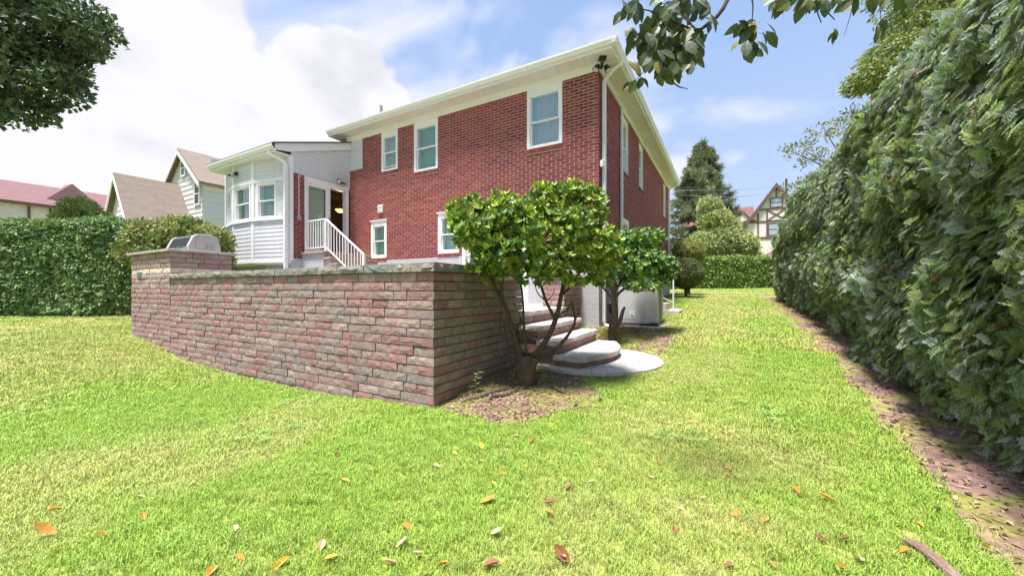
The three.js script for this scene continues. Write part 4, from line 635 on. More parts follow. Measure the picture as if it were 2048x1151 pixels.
{ // long building with a rose coloured roof, ridge along z
  const r = thing('rose_roof_house', 'long neighbour house with a faded rose roof and pale walls', 'house');
  const d0 = 33, p = at(0, 574, d0), ex = p.x, Y = (v) => 1.45 + (574 - v) * d0 / 756, eave = Y(397), ridge = Y(340);
  const z0 = p.z - 21, z1 = p.z + 6, wd = 4.2;
  mesh('wall', bx(ex - 8, ex, 0.4, eave, z0, z1), std(lin(0.70, 0.63, 0.64), 0.9, { map: rep(texFine, 0.2) }), r);
  const roofP = (s) => { const g = prism(s > 0 ? [[ex + 0.4, eave - 0.1], [ex + 0.4, eave], [ex - wd, ridge], [ex - wd, ridge - 0.1]] : [[ex - 2 * wd - 0.4, eave - 0.1], [ex - 2 * wd - 0.4, eave], [ex - wd, ridge], [ex - wd, ridge - 0.1]], z1 - z0 + 0.8); g.translate(0, 0, z0 - 0.4); return uvSlope(g, 0.5); };
  mesh('roof', roofP(1), M.shinglePink, r); mesh('roof', roofP(-1), M.shinglePink, r); mesh('eave_trim', bx(ex + 0.35, ex + 0.45, eave - 0.26, eave - 0.12, z0 - 0.4, z1 + 0.4), M.timber, r);
  // low dormer: a flat pyramid on the slope
  const dz = at(150, 574, 37).z; const D = [[ex - 0.9, mix(eave, ridge, 0.3), dz + 1.7], [ex - 0.9, mix(eave, ridge, 0.3), dz - 1.7], [ex - 1.3, ridge + 0.12, dz], [ex - 4.0, ridge + 0.3, dz]]; mesh('dormer', tri([...D[0], ...D[2], ...D[3], ...D[2], ...D[1], ...D[3], ...D[0], ...D[1], ...D[2]]), M.shinglePink, r);
  mesh('corner_post', bx(ex, ex + 0.08, 0.4, eave - 0.3, z1 - 5.2, z1 - 5.0), M.timber, r); for (const u of [50, 105]) { const q = at(u, 574, 35); mesh('corner_post', bx(ex, ex + 0.08, 0.4, eave - 0.3, q.z - 0.08, q.z + 0.08), M.timber, r); }
  const q = at(122, 574, 36.5); farWindow(r, ex + 0.03, eave - 2.0, 1.4, 1.4, q.z, Math.PI / 2, M.timber, std(lin(0.6, 0.6, 0.62), 0.3)); const q2 = at(178, 574, 39); farWindow(r, ex + 0.03, eave - 2.0, 1.2, 1.2, q2.z, Math.PI / 2, M.timber);
}
{ // half timbered house across the street
  const r = thing('half_timbered_house', 'cream half timbered house with pointed gable and red roof across the street', 'house');
  const d = 42, P = (u, v) => at(u, v, d), c = P(1553, 574), zf = c.z, Y = (v) => 1.45 + (574 - v) * d / 756;
  const hw = 2.75, xm = c.x, apex = Y(368), eave = Y(440);
  gableHouse(r, xm - hw, xm + hw, 0.8, eave, apex, zf - 9, zf, M.stucco, M.shingleRed, { over: 0.25 });
  for (const s of [1, -1]) { const k = (apex - eave) / hw, w = hw + 0.25; const g = prism([[0, apex + 0.1], [s * w, apex + 0.1 - k * w], [s * w, apex - 0.35 - k * w], [0, apex - 0.4]].map(([a, b]) => [a + xm, b]), 0.08); g.translate(0, 0, zf + 0.3); mesh('timber', uvBox(g), M.timber, r); }
  const Tm = (x0, x1, y0, y1) => mesh('timber', bx(x0, x1, y0, y1, zf, zf + 0.06), M.timber, r);
  Tm(xm - hw, xm + hw, eave - 1.95, eave - 1.7); Tm(xm - hw, xm + hw, eave - 0.08, eave + 0.12); Tm(xm - 1.9, xm + 1.9, eave + 1.28, eave + 1.45); Tm(xm - 0.06, xm + 0.06, eave + 2.6, apex - 0.4);
  for (const x of [-1.7, -0.85, 0.85, 1.7]) { Tm(xm + x - 0.08, xm + x + 0.08, eave - 1.69, eave - 0.09); Tm(xm + x - 0.075, xm + x + 0.075, eave + 0.121, eave + (Math.abs(x) > 1 ? 1.0 : 1.27)); }
  for (const s of [1, -1]) { const g = new THREE.BoxGeometry(0.13, 1.95, 0.05); g.rotateZ(s * 0.95); g.translate(xm, eave + 0.70, zf + 0.03 + s * 0.005); mesh('timber_brace', uvBox(g), M.timber, r); }
  const blueGlass = std(lin(0.35, 0.42, 0.5), 0.1);
  farWindow(r, xm, eave + 1.5, 1.2, 1.1, zf + 0.03, 0, M.timber, blueGlass); farWindow(r, xm, eave - 1.6, 1.5, 1.4, zf + 0.03, 0, M.timber, blueGlass); farWindow(r, xm - 0.2, eave - 6.2, 1.5, 2.2, zf + 0.03, 0, M.timber);
  mesh('bay_hood', tri([xm - 1.3, eave - 3.9, zf, xm + 1.3, eave - 3.9, zf + 0.8, xm, eave - 3.1, zf, xm - 1.3, eave - 3.9, zf + 0.8, xm + 1.3, eave - 3.9, zf + 0.8, xm, eave - 3.1, zf, xm - 1.3, eave - 3.9, zf, xm - 1.3, eave - 3.9, zf + 0.8, xm, eave - 3.1, zf]), M.shingleRed, r);
  // wing with the ridge along x
  const wx0 = xm - hw - 7, wx1 = xm - hw, wy = Y(432), wr = Y(402); mesh('wall', bx(wx0, wx1 - 0.01, 0.8, wy, zf - 7, zf - 0.3), M.stucco, r);
  const rg = prism([[0, wy - 0.1], [0.5, wy - 0.3], [-3.4, wr + 0.4], [-7.2, wy - 0.3], [-7, wy - 0.3]], wx1 - wx0 + 1.0); rg.rotateY(-Math.PI / 2); rg.translate(wx1 + 0.8, 0, zf - 0.3); mesh('roof', uvBox(rg), M.shingleRed, r);
  const gx = P(1485, 574).x; mesh('dormer_gable', uvBox(prism([[gx - 0.9, wy - 0.2], [gx + 0.9, wy - 0.2], [gx, wy + 0.9]], 0.5).translate(0, 0, zf - 0.35)), M.stucco, r);
  for (const s of [1, -1]) { const g = prism([[gx, wy + 1.1], [gx + s * 1.15, wy - 0.25], [gx + s * 1.15, wy - 0.5], [gx, wy + 0.8]], 0.7); g.translate(0, 0, zf - 0.4); mesh('dormer_trim', uvBox(g), M.timber, r); }
  farWindow(r, gx, wy - 2.4, 1.3, 1.8, zf - 0.27, 0, M.timber, blueGlass); farWindow(r, wx1 - 0.9, 2.4, 1.0, 1.9, zf - 0.27, 0, M.timber);
}
{ // overhead wires towards the street
  const A = V3(0.2, 5.9, -10.9), B = at(1570, 366, 46);
  const wire = (a, b, sag, label) => { const m = a.clone().lerp(b, 0.5); m.y -= sag; tag(mesh('overhead_wire', new THREE.TubeGeometry(new THREE.CatmullRomCurve3([a, a.clone().lerp(b, 0.25).add(V3(0, -sag * 0.75, 0)), m, a.clone().lerp(b, 0.75).add(V3(0, -sag * 0.75, 0)), b]), 24, 0.014, 5), std(lin(0.2, 0.2, 0.22), 0.6)), label, 'wire', 'overhead wires'); };
  wire(A, B, 0.25, 'upper thin overhead wire running from the house corner to the street'); wire(A.clone().add(V3(0, -0.22, 0)), B.clone().add(V3(0, -0.75, 0)), 0.35, 'lower thin overhead wire running from the house corner to the street');
  const p = thing('utility_pole', 'grey wooden utility pole hidden behind the tall hedge', 'pole', [B.x + 0.15, 0.8, B.z]); mesh('shaft', cyl(0.16, B.y - 0.8 + 0.6, 0, 0, 0, 10, 0.12), M.barkDark, p);
}

// ---------------------------------------------------------------- leaves
// broad leaf along +y, face towards +z, folded and curled; 8 triangles
function leafGeo(L, Wd, fold = 0.25, curl = 0.25, tip = 1) {
  const t = [0, 0.28, 0.6, 0.85, 1], w = [0.06, 0.85, 1, 0.52, 0], pos = [];
  const mid = t.map((a) => V3(0, a * L, -curl * L * a * a)), lf = [], rt = [];
  t.forEach((a, i) => { const x = w[i] * Wd / 2; lf.push(V3(-x, a * L, mid[i].z + fold * x)); rt.push(V3(x, a * L, mid[i].z + fold * x)); });
  const T = (a, b, c) => pos.push(a.x, a.y, a.z, b.x, b.y, b.z, c.x, c.y, c.z);
  for (let i = 0; i < 4; i++) { T(lf[i], mid[i], mid[i + 1]); if (i < 3) T(lf[i], mid[i + 1], lf[i + 1]); T(mid[i], rt[i], mid[i + 1]); if (i < 3) T(rt[i], rt[i + 1], mid[i + 1]); }
  const g = new THREE.BufferGeometry(); g.setAttribute('position', new THREE.Float32BufferAttribute(pos, 3)); g.computeVertexNormals(); g.setAttribute('uv', new THREE.Float32BufferAttribute(new Float32Array(pos.length / 3 * 2), 2)); return g;
}
// quick leaf of 4 triangles for distant crowns
function leafSmall(L, Wd, fold = 0.3) { const a = V3(0, 0, 0), b = V3(0, L, -0.15 * L), c = V3(0, L * 0.5, 0), l = V3(-Wd / 2, L * 0.45, fold * Wd / 2), r = V3(Wd / 2, L * 0.45, fold * Wd / 2); const q = []; for (const [x, y, z] of [[a, c, l], [l, c, b], [a, r, c], [c, r, b]]) q.push(x.x, x.y, x.z, y.x, y.y, y.z, z.x, z.y, z.z); const g = new THREE.BufferGeometry(); g.setAttribute('position', new THREE.Float32BufferAttribute(q, 3)); g.computeVertexNormals(); g.setAttribute('uv', new THREE.Float32BufferAttribute(new Float32Array(24), 2)); return g; }
// whorl of leaves round a twig tip (twig along +y)
function whorl(n, L, Wd, seed, open = 1.0, make = leafGeo) { const r = mulberry(seed), out = []; for (let i = 0; i < n; i++) { const g = make(L * (0.7 + 0.5 * r()), Wd * (0.8 + 0.4 * r())); g.rotateX(open * (0.7 + 0.6 * r())); g.rotateY(i / n * 6.283 + r() * 0.7); g.translate(0, -i * L * 0.07, 0); out.push(g); } return merge(out); }
// loose tuft of leaves scattered in a ball
function tuftBall(n, R, L, Wd, seed, flat = 0.7, make = leafSmall) { const r = mulberry(seed), out = []; for (let i = 0; i < n; i++) { const g = make(L * (0.7 + 0.5 * r()), Wd * (0.8 + 0.4 * r())); g.rotateX(-1.2 + r() * 2.2); g.rotateZ((r() - 0.5) * 1.2); g.rotateY(r() * 6.283); const a = r() * 6.283, u = r() * 2 - 1, q = R * Math.cbrt(r()), s = Math.sqrt(1 - u * u); g.translate(Math.cos(a) * s * q, u * q * flat, Math.sin(a) * s * q); out.push(g); } return merge(out); }
// flat feathery spray of scale foliage along +y, face +z
function frond(L, seed, n = 6) {
  const r = mulberry(seed), pos = []; const quad = (a, d, len, w) => { const s = V3(d.y, -d.x, 0).multiplyScalar(w / 2); const m = a.clone().addScaledVector(d, len * 0.45); const e = a.clone().addScaledVector(d, len); e.z -= len * 0.25; m.z += w * 0.3; pos.push(a.x, a.y, a.z, m.x + s.x, m.y + s.y, m.z - w * 0.3, e.x, e.y, e.z, a.x, a.y, a.z, e.x, e.y, e.z, m.x - s.x, m.y - s.y, m.z - w * 0.3); };
  quad(V3(0, 0, 0), V3(0, 1, 0), L * 1.02, L * 0.10);
  for (let i = 0; i < n; i++) for (const s of [-1, 1]) { const t = (i + 0.4 + r() * 0.3) / n, len = L * 0.50 * (1.1 - t) * (0.8 + 0.5 * r()), an = 0.72 + 0.25 * r(); const a = V3(0, t * L, -0.25 * L * t * t); const d = V3(s * Math.sin(an), Math.cos(an), 0); quad(a, d, len, L * 0.10); if (len > L * 0.16) for (const q of [0.4, 0.72]) { const b = a.clone().addScaledVector(d, len * q); quad(b, V3(s * Math.sin(an - 0.65), Math.cos(an - 0.65), 0), len * 0.42, L * 0.07); quad(b, V3(s * Math.sin(an + 0.6), Math.cos(an + 0.6), 0), len * 0.36, L * 0.07); } }
  const g = new THREE.BufferGeometry(); g.setAttribute('position', new THREE.Float32BufferAttribute(pos, 3)); g.computeVertexNormals(); g.setAttribute('uv', new THREE.Float32BufferAttribute(new Float32Array(pos.length / 3 * 2), 2)); return g;
}
function vary(list, jitter = 0.18) { const c = list[Math.floor(rnd() * list.length)], k = rr(1 - jitter, 1 + jitter); return lin(c[0] * k, c[1] * k, c[2] * k); }
const unitBall = () => { for (;;) { const v = V3(rr(-1, 1), rr(-1, 1), rr(-1, 1)); if (v.lengthSq() < 1) return v; } };

// ---------------------------------------------------------------- shrubs by the steps
function shrub(name, label, base, lobes, stems, { n, size, colors, mats, twig = 0.012, stemR = 0.035, geoms }) {
  const root = thing(name, label, 'shrub', [base.x, base.y - 0.06, base.z]); const P = (v) => v.clone().sub(root.position);
  const trunk = []; // stems: lists of points
  stems.forEach(([pts, r0, r1]) => trunk.push(limb(pts.map((p) => P(p)), r0, r1, 7)));
  const tips = [], lists = geoms.map(() => []), cols = geoms.map(() => []);
  for (const [c, r, w] of lobes) for (let i = 0; i < n * w; i++) { let v = unitBall(); v.setLength(Math.pow(v.length(), 0.45)); const p = V3(c.x + v.x * r.x, c.y + v.y * r.y, c.z + v.z * r.z); const d = V3(v.x / r.x, v.y / r.y, v.z / r.z).normalize().multiplyScalar(0.9).add(V3(rr(-0.5, 0.5), rr(0.3, 0.9), rr(-0.5, 0.5))).normalize(); const k = Math.floor(rnd() * geoms.length); lists[k].push(aim(P(p), d, size * rr(0.7, 1.25))); cols[k].push(vary(colors, 0.22)); if (rnd() < 0.16) tips.push([p, c, r]); }
  const fine = []; for (const [p, c] of tips) { const q = c.clone().lerp(p, 0.25).add(V3(0, -0.12, 0)); fine.push(limb([P(q), P(q.clone().lerp(p, 0.55).add(V3(rr(-0.05, 0.05), 0.02, rr(-0.05, 0.05)))), P(p)], twig * 0.55, 0.002, 4, 4)); }
  trunk.forEach((g) => mesh('stem', g, M.bark, root)); const tw = mesh('twigs', fine, M.bark, root); tw.userData.kind = 'stuff';
  lists.forEach((l, k) => instanced('foliage', geoms[k], mats, l, root, cols[k])); return root;
}
const shrubMat = leafMat(lin(1, 1, 1), 0.45, { roughness: 0.5 });
{
  const geoms = [0, 1, 2].map((i) => whorl(6, 0.066, 0.036, 40 + i, 1.05));
  const greens = [[0.25, 0.38, 0.045], [0.32, 0.45, 0.05], [0.16, 0.29, 0.04], [0.43, 0.53, 0.06], [0.12, 0.23, 0.045], [0.37, 0.49, 0.05]];
  const b = V3(0.16, ground(0.16, 3.55), 3.55), d = 4.7, A = (u, v, dd = d) => at(u, v, dd);
  const lobe = (u, v, rx, ry, w, dd = d) => [A(u, v, dd), V3(rx, ry, rx), w];
  const top = b.clone().add(V3(0, 0.32, 0));
  shrub('leafy_shrub', 'wide bright green leafy shrub with bare forked stems beside the patio wall corner', b,
    [lobe(1080, 460, 0.70, 0.36, 1.3), lobe(975, 455, 0.46, 0.30, 0.75, 4.55), lobe(930, 425, 0.22, 0.16, 0.2, 4.5), lobe(1150, 420, 0.40, 0.30, 0.7, 4.8), lobe(1180, 490, 0.36, 0.30, 0.55, 4.6), lobe(1120, 395, 0.32, 0.16, 0.35, 4.7), lobe(1030, 420, 0.40, 0.16, 0.5, 4.6), lobe(1010, 505, 0.36, 0.20, 0.4, 4.4), lobe(1090, 520, 0.40, 0.16, 0.4, 4.5), lobe(1175, 385, 0.16, 0.12, 0.12, 4.8), lobe(1215, 500, 0.22, 0.2, 0.2, 4.7), lobe(985, 535, 0.2, 0.14, 0.14, 4.4), lobe(945, 475, 0.2, 0.16, 0.16, 4.4), lobe(1150, 545, 0.22, 0.12, 0.12, 4.5), lobe(1205, 545, 0.2, 0.14, 0.12, 4.6), lobe(905, 420, 0.1, 0.08, 0.04, 4.5), lobe(1080, 380, 0.14, 0.08, 0.07, 4.7), lobe(1150, 378, 0.12, 0.12, 0.07, 4.7), lobe(1000, 395, 0.12, 0.10, 0.05, 4.6), lobe(950, 400, 0.1, 0.08, 0.04, 4.5), lobe(1070, 548, 0.24, 0.12, 0.12, 4.4), lobe(960, 525, 0.16, 0.12, 0.09, 4.4)],
    [[[b.clone().add(V3(0, -0.1, 0)), b.clone().add(V3(0.02, 0.12, 0)), b.clone().add(V3(-0.01, 0.24, 0)), top.clone().add(V3(0, 0.06, 0))], 0.085, 0.10], [[b.clone().add(V3(0.03, -0.08, 0.02)), b.clone().add(V3(0.06, 0.18, 0.02)), b.clone().add(V3(0.13, 0.36, 0.0))], 0.06, 0.04], [[b.clone().add(V3(-0.03, -0.08, 0.03)), b.clone().add(V3(-0.06, 0.18, 0.04)), b.clone().add(V3(-0.10, 0.38, 0.03))], 0.055, 0.035],
      [[top.clone().add(V3(-0.02, -0.05, 0.02)), A(1032, 680), A(1010, 610), A(985, 560), A(975, 490)], 0.035, 0.015], [[top, A(1048, 650), A(1045, 590), A(1038, 540), A(1030, 470)], 0.018, 0.01],
      [[top.clone().add(V3(0.02, 0, 0)), A(1085, 690), A(1110, 640), A(1122, 590), A(1130, 545), A(1128, 470)], 0.042, 0.018], [[top.clone().add(V3(0.03, -0.02, 0)), A(1095, 710), A(1135, 670), A(1150, 640), A(1142, 600)], 0.03, 0.010],
      [[A(1112, 640), A(1092, 600), A(1082, 570), A(1070, 540), A(1060, 470)], 0.022, 0.01], [[top.clone().add(V3(0, -0.08, 0.05)), A(1025, 720), A(1015, 680), A(1008, 640)], 0.022, 0.007], [[A(1092, 600), A(1076, 585), A(1068, 560)], 0.010, 0.004], [[A(1125, 625), A(1140, 610), A(1150, 600)], 0.012, 0.004], [[A(1122, 590), A(1150, 560), A(1170, 500)], 0.016, 0.008], [[A(985, 560), A(950, 520), A(935, 470)], 0.014, 0.006], ...[[[1122, 590], [1138, 575], [1142, 560]], [[1110, 640], [1126, 620], [1133, 596]], [[1150, 640], [1158, 622], [1152, 612]], [[1135, 668], [1150, 655], [1160, 648]], [[1010, 610], [1000, 590], [1004, 566]], [[1015, 680], [1003, 660], [998, 640]], [[1092, 600], [1104, 590], [1110, 575]], [[1085, 570], [1094, 556], [1092, 540]], [[1048, 650], [1040, 630], [1030, 610]], [[1100, 705], [1118, 690], [1124, 676]], [[1082, 690], [1072, 670], [1076, 650]]].map((q) => [q.map(([u, v], i) => A(u, v, d + (i - 1) * 0.05)), 0.007, 0.0025])],
    { n: 370, size: 1.05, colors: greens, mats: shrubMat, geoms });
  const b2 = V3(0.43, ground(0.43, 0.5), 0.5), A2 = (u, v, dd = 7.2) => at(u, v, dd), l2 = (u, v, rx, ry, w, dd = 7.2) => [A2(u, v, dd), V3(rx, ry, rx), w];
  const g2 = [0, 1, 2].map((i) => whorl(6, 0.072, 0.034, 60 + i, 1.15));
  shrub('leafy_shrub', 'rounded deep green leafy shrub with a crooked trunk in front of the air conditioner', b2,
    [l2(1275, 525, 0.60, 0.34, 1.3), l2(1330, 535, 0.28, 0.26, 0.4, 7.1), l2(1225, 520, 0.38, 0.30, 0.6, 7.0), l2(1285, 475, 0.42, 0.20, 0.55), l2(1240, 480, 0.3, 0.2, 0.3), l2(1290, 565, 0.42, 0.14, 0.35, 7.0), l2(1205, 555, 0.25, 0.14, 0.2, 6.9)],
    [[[b2.clone().add(V3(0, -0.1, 0)), A2(1224, 655), A2(1230, 625), A2(1227, 590), A2(1232, 550)], 0.075, 0.045], [[A2(1226, 665), A2(1240, 640), A2(1246, 620), A2(1250, 612)], 0.05, 0.022], [[A2(1227, 600), A2(1212, 580), A2(1200, 565), A2(1195, 545)], 0.028, 0.012], [[A2(1228, 595), A2(1250, 575), A2(1285, 570), A2(1300, 545)], 0.03, 0.012], [[A2(1230, 580), A2(1250, 550), A2(1270, 520)], 0.035, 0.015], [[A2(1229, 590), A2(1220, 560), A2(1225, 520)], 0.03, 0.014]],
    { n: 330, size: 1.05, colors: [[0.10, 0.23, 0.035], [0.15, 0.30, 0.04], [0.21, 0.37, 0.04], [0.31, 0.47, 0.045], [0.11, 0.23, 0.045]], mats: shrubMat, geoms: g2 });
}
// ---------------------------------------------------------------- tall arborvitae hedge on the east side
const frondMat = leafMat(lin(1, 1, 1), 0.4, { roughness: 0.85 });
const fr = [11, 12, 13, 14].map((s) => frond(0.10, s)), frSmall = [21, 22].map((s) => frond(0.2, s, 4));
const cedar = [[0.22, 0.32, 0.12], [0.29, 0.40, 0.12], [0.42, 0.51, 0.39], [0.54, 0.60, 0.52], [0.17, 0.26, 0.12], [0.36, 0.44, 0.14], [0.47, 0.55, 0.46]];
const rust = [[0.30, 0.12, 0.05], [0.26, 0.15, 0.06]];
{
  const root = thing('tall_hedge', 'tall clipped arborvitae hedge with feathery sprays along the east lawn', 'hedge', [0, 0, 0]);
  const topY = (z) => 4.22 + 0.10 * Math.sin(z * 1.1) - 0.5 * sstep(-6, -9.5, z) + 0.15 * sstep(1, 6, z), endIn = (z) => 0.9 * Math.pow(sstep(-8.2, -9.7, z), 2);
  const hole = (y, z) => Math.exp(-(Math.pow((z - 2.55) / 0.22, 2) + Math.pow((y - 1.82) / 0.22, 2)));
  const face = (y, z) => { const b = ground(3.9, z), t = clamp((y - b) / (topY(z) - b)); const col = Math.abs(Math.sin(z * 3.3 + Math.sin(z * 1.3))); let x = 3.88 - 0.10 * Math.sin(t * 3.0) + 0.06 * sstep(0.25, 0, t) + 0.55 * Math.pow(sstep(0.78, 1.0, t), 2); x += 0.12 * (1 - col) + (fbm(y * 2.0, 3, z * 2.0, 4) - 0.5) * 0.46 + endIn(z); return x + 0.35 * hole(y, z); };
  // dark inner mass of dead twigs, lumpy, closed
  { const pos = [], idx = [], nz = 90, ny = 22; for (let j = 0; j <= ny; j++) for (let i = 0; i <= nz; i++) { const z = mix(9.5, -9.6, i / nz), b = ground(4, z), y = mix(b - 0.1, topY(z) - 0.12, j / ny); pos.push(face(y, z) + 0.20 + 0.06 * rnd(), y, z); } for (let j = 0; j < ny; j++) for (let i = 0; i < nz; i++) { const a = j * (nz + 1) + i; idx.push(a, a + 1, a + nz + 1, a + 1, a + nz + 2, a + nz + 1); } const g = new THREE.BufferGeometry(); g.setAttribute('position', new THREE.Float32BufferAttribute(pos, 3)); g.setIndex(idx); g.computeVertexNormals();
    const back = bx(5.2, 5.5, -0.3, 4.0, -9.0, 9.5), cap = bx(4.75, 5.4, 3.6, 3.95, -8.4, 9.5); uvBox(g); mesh('inner_twigs', [g.toNonIndexed(), back, cap], std(lin(0.27, 0.22, 0.15), 0.95, { side: THREE.DoubleSide, map: rep(texMottle, 3) }), root); }
  const lists = fr.map(() => []), cols = fr.map(() => []), dir = V3(0, 0, 0);
  const put = (y, z, deep, s) => { const x = face(y, z) + deep, up = V3(-1, rr(0.1, 1.3), rr(-0.6, 0.6)), ca = noise3(z * 2.6, y * 2.6, 4) * 9 + rr(-0.9, 0.9); dir.set(-0.5 + rr(-0.4, 0.35), Math.sin(ca) * 0.7 - 0.15, Math.cos(ca)); const nse = fbm(z * 1.4, y * 1.4, 5, 3); const c = rnd() < 0.02 ? vary(rust) : nse > 0.52 ? vary(cedar.slice(0, 3).concat([cedar[5]])) : vary(cedar); const k = Math.floor(rnd() * 4); lists[k].push(lay(V3(x, y, z), dir, up, s)); cols[k].push(c); };
  const N = 74000; for (let i = 0; i < N; i++) { const q = rnd(), z = q < 0.62 ? mix(7.8, 0, rnd()) : mix(0, -9.6, rnd()); const b = ground(3.9, z), y = mix(b + 0.05, topY(z) + 0.03, Math.pow(rnd(), 0.95)); const dp = rr(-0.05, 0.20); if (hole(y, z) > 0.4 && rnd() < 0.8) continue; const skirt = y < b + 0.16 && rnd() < 0.5; if (skirt) continue; put(y, z, dp, rr(0.75, 1.35) * (z < -3 ? 1.25 : 1)); }
  // top and rounded end
  for (let i = 0; i < 5200; i++) { const z = mix(7.8, -9.7, rnd()), x = mix(4.3, 5.5, rnd()), y = topY(z) - 0.06 + rr(-0.1, 0.10) - endIn(z) * 0.2; dir.set(rr(-0.7, 0.5), rr(0.2, 1), rr(-0.7, 0.7)); const k = Math.floor(rnd() * 4); lists[k].push(lay(V3(x, y, z), dir, V3(rr(-1, 1), 0.4, rr(-1, 1)), rr(0.9, 1.4))); cols[k].push(vary(cedar)); }
  for (let i = 0; i < 2600; i++) { const x = mix(4.4, 5.6, rnd()), z = -9.6 + rr(-0.1, 0.15), b = ground(5, z), y = mix(b, topY(z), rnd()); dir.set(rr(-0.7, 0.7), rr(-0.6, 0.4), -1); const k = Math.floor(rnd() * 4); lists[k].push(lay(V3(x, y, z), dir, V3(0, 1, 0), rr(1, 1.5))); cols[k].push(vary(cedar)); }
  lists.forEach((l, k) => instanced('foliage', fr[k], frondMat, l, root, cols[k]));
  // trunks and a few bare twigs that show
  for (let z = -9; z < 9; z += 0.95) { const x = 4.55 + rr(-0.1, 0.1), zz = z + rr(-0.15, 0.15), b = ground(x, zz); mesh('trunk', limb([V3(x, b - 0.15, zz), V3(x + rr(-0.06, 0.06), b + 1.2, zz), V3(x + 0.1, b + 3.0, zz)], 0.07, 0.03, 7), M.bark, root); }
  const tw = []; for (let i = 0; i < 90; i++) { const z = mix(6, -3, rnd()), y = mix(0.6, 3.8, rnd()), x = face(y, z); tw.push(limb([V3(x + 0.3, y - 0.05, z + rr(-0.1, 0.1)), V3(x + 0.1, y + rr(-0.05, 0.05), z), V3(x - 0.06, y + rr(-0.12, 0.08), z + rr(-0.15, 0.15))], 0.008, 0.003, 4, 4)); } const t = mesh('bare_twigs', tw, std(lin(0.30, 0.17, 0.12), 0.9), root); t.userData.kind = 'stuff';
}
// a clipped hedge along a line in plan
function hedgeRun(name, label, A, B, baseY, topY, thick, { n, geoms, colors, mat, size, lump = 0.3, core = lin(0.22, 0.20, 0.12), group }) {
  const root = thing(name, label, 'hedge', [0, 0, 0]); const dx = B[0] - A[0], dz = B[1] - A[1], L = Math.hypot(dx, dz), ux = dx / L, uz = dz / L, nx = -uz, nz = ux; // n: towards the viewer side
  const pt = (s, y, o) => V3(A[0] + ux * s + nx * o, y, A[1] + uz * s + nz * o);
  const off = (s, y) => (fbm(s * 1.1, y * 1.3, 8 + A[0], 4) - 0.5) * lump, ty = (s) => topY(s) + (fbm(s * 0.9, 3, A[1], 3) - 0.5) * lump * 0.9;
  const pos = [], idx = [], ns = Math.ceil(L / 0.2), nq = 14; const ring = (s) => { const b = baseY(s) - 0.1, t = ty(s) - 0.14, h = thick / 2 - 0.14; return [[b, h], [mix(b, t, 0.25), h], [mix(b, t, 0.5), h], [mix(b, t, 0.75), h], [t - 0.1, h - 0.05], [t, h - 0.2], [t, 0], [t, -h + 0.2], [mix(b, t, 0.6), -h], [b, -h]]; };
  let w = 0; for (let i = 0; i <= ns; i++) { const s = i / ns * L, r = ring(s); w = r.length; for (const [y, o] of r) { const p = pt(s, y, o + (o > 0 ? off(s, y) : 0)); pos.push(p.x, p.y, p.z); } } for (let i = 0; i < ns; i++) for (let k = 0; k < w - 1; k++) { const a = i * w + k; idx.push(a, a + w, a + 1, a + 1, a + w, a + w + 1); }
  const g = new THREE.BufferGeometry(); g.setAttribute('position', new THREE.Float32BufferAttribute(pos, 3)); g.setIndex(idx); g.computeVertexNormals(); uvBox(g); mesh('inner_twigs', g, std(core, 0.95, { side: THREE.DoubleSide }), root);
  const lists = geoms.map(() => []), cols = geoms.map(() => []); for (let i = 0; i < n; i++) { const s = rnd() * L, b = baseY(s), t = ty(s); let p, d; if (rnd() < 0.74) { const y = mix(b + 0.04, t, rnd()); p = pt(s, y, thick / 2 + off(s, y) + rr(-0.14, 0.04)); d = V3(nx + rr(-0.7, 0.7), rr(-0.6, 0.6), nz + rr(-0.7, 0.7)); } else { p = pt(s, t + rr(-0.1, 0.06), rr(-thick / 2, thick / 2)); d = V3(rr(-0.6, 0.6), 1, rr(-0.6, 0.6)); } const k = Math.floor(rnd() * geoms.length); lists[k].push(lay(p, d, V3(rr(-0.5, 0.5), 1, rr(-0.5, 0.5)), size * rr(0.75, 1.3))); cols[k].push(vary(colors, 0.25)); }
  lists.forEach((l, k) => instanced('foliage', geoms[k], mat, l, root, cols[k])); return root;
}
hedgeRun('clipped_hedge', 'dense dark green clipped hedge closing the west side of the lawn', [-15.9, 6.95], [-11.35, 3.0], (s) => ground(-15.9 + s * 0.75, 6.95 - s * 0.66), () => 3.16, 1.3, { n: 13000, geoms: [0, 1].map((i) => tuftBall(7, 0.07, 0.075, 0.045, 70 + i)), colors: [[0.21, 0.34, 0.11], [0.26, 0.39, 0.12], [0.15, 0.27, 0.09], [0.33, 0.43, 0.17]], mat: leafMat(lin(1, 1, 1), 0.3), size: 1, lump: 0.35 });
{ const a = at(1330, 574, 25.5), b = at(1640, 574, 25.0); hedgeRun('clipped_hedge', 'low light green clipped hedge at the street end of the side lawn', [a.x, a.z], [b.x, b.z], (s) => ground(a.x, a.z) - 0.05, () => 3.38, 1.4, { n: 8000, geoms: [0, 1].map((i) => tuftBall(7, 0.12, 0.11, 0.06, 80 + i)), colors: [[0.25, 0.36, 0.06], [0.30, 0.40, 0.07], [0.18, 0.29, 0.06]], mat: leafMat(lin(1, 1, 1), 0.35), size: 1.15, lump: 0.25 }); }
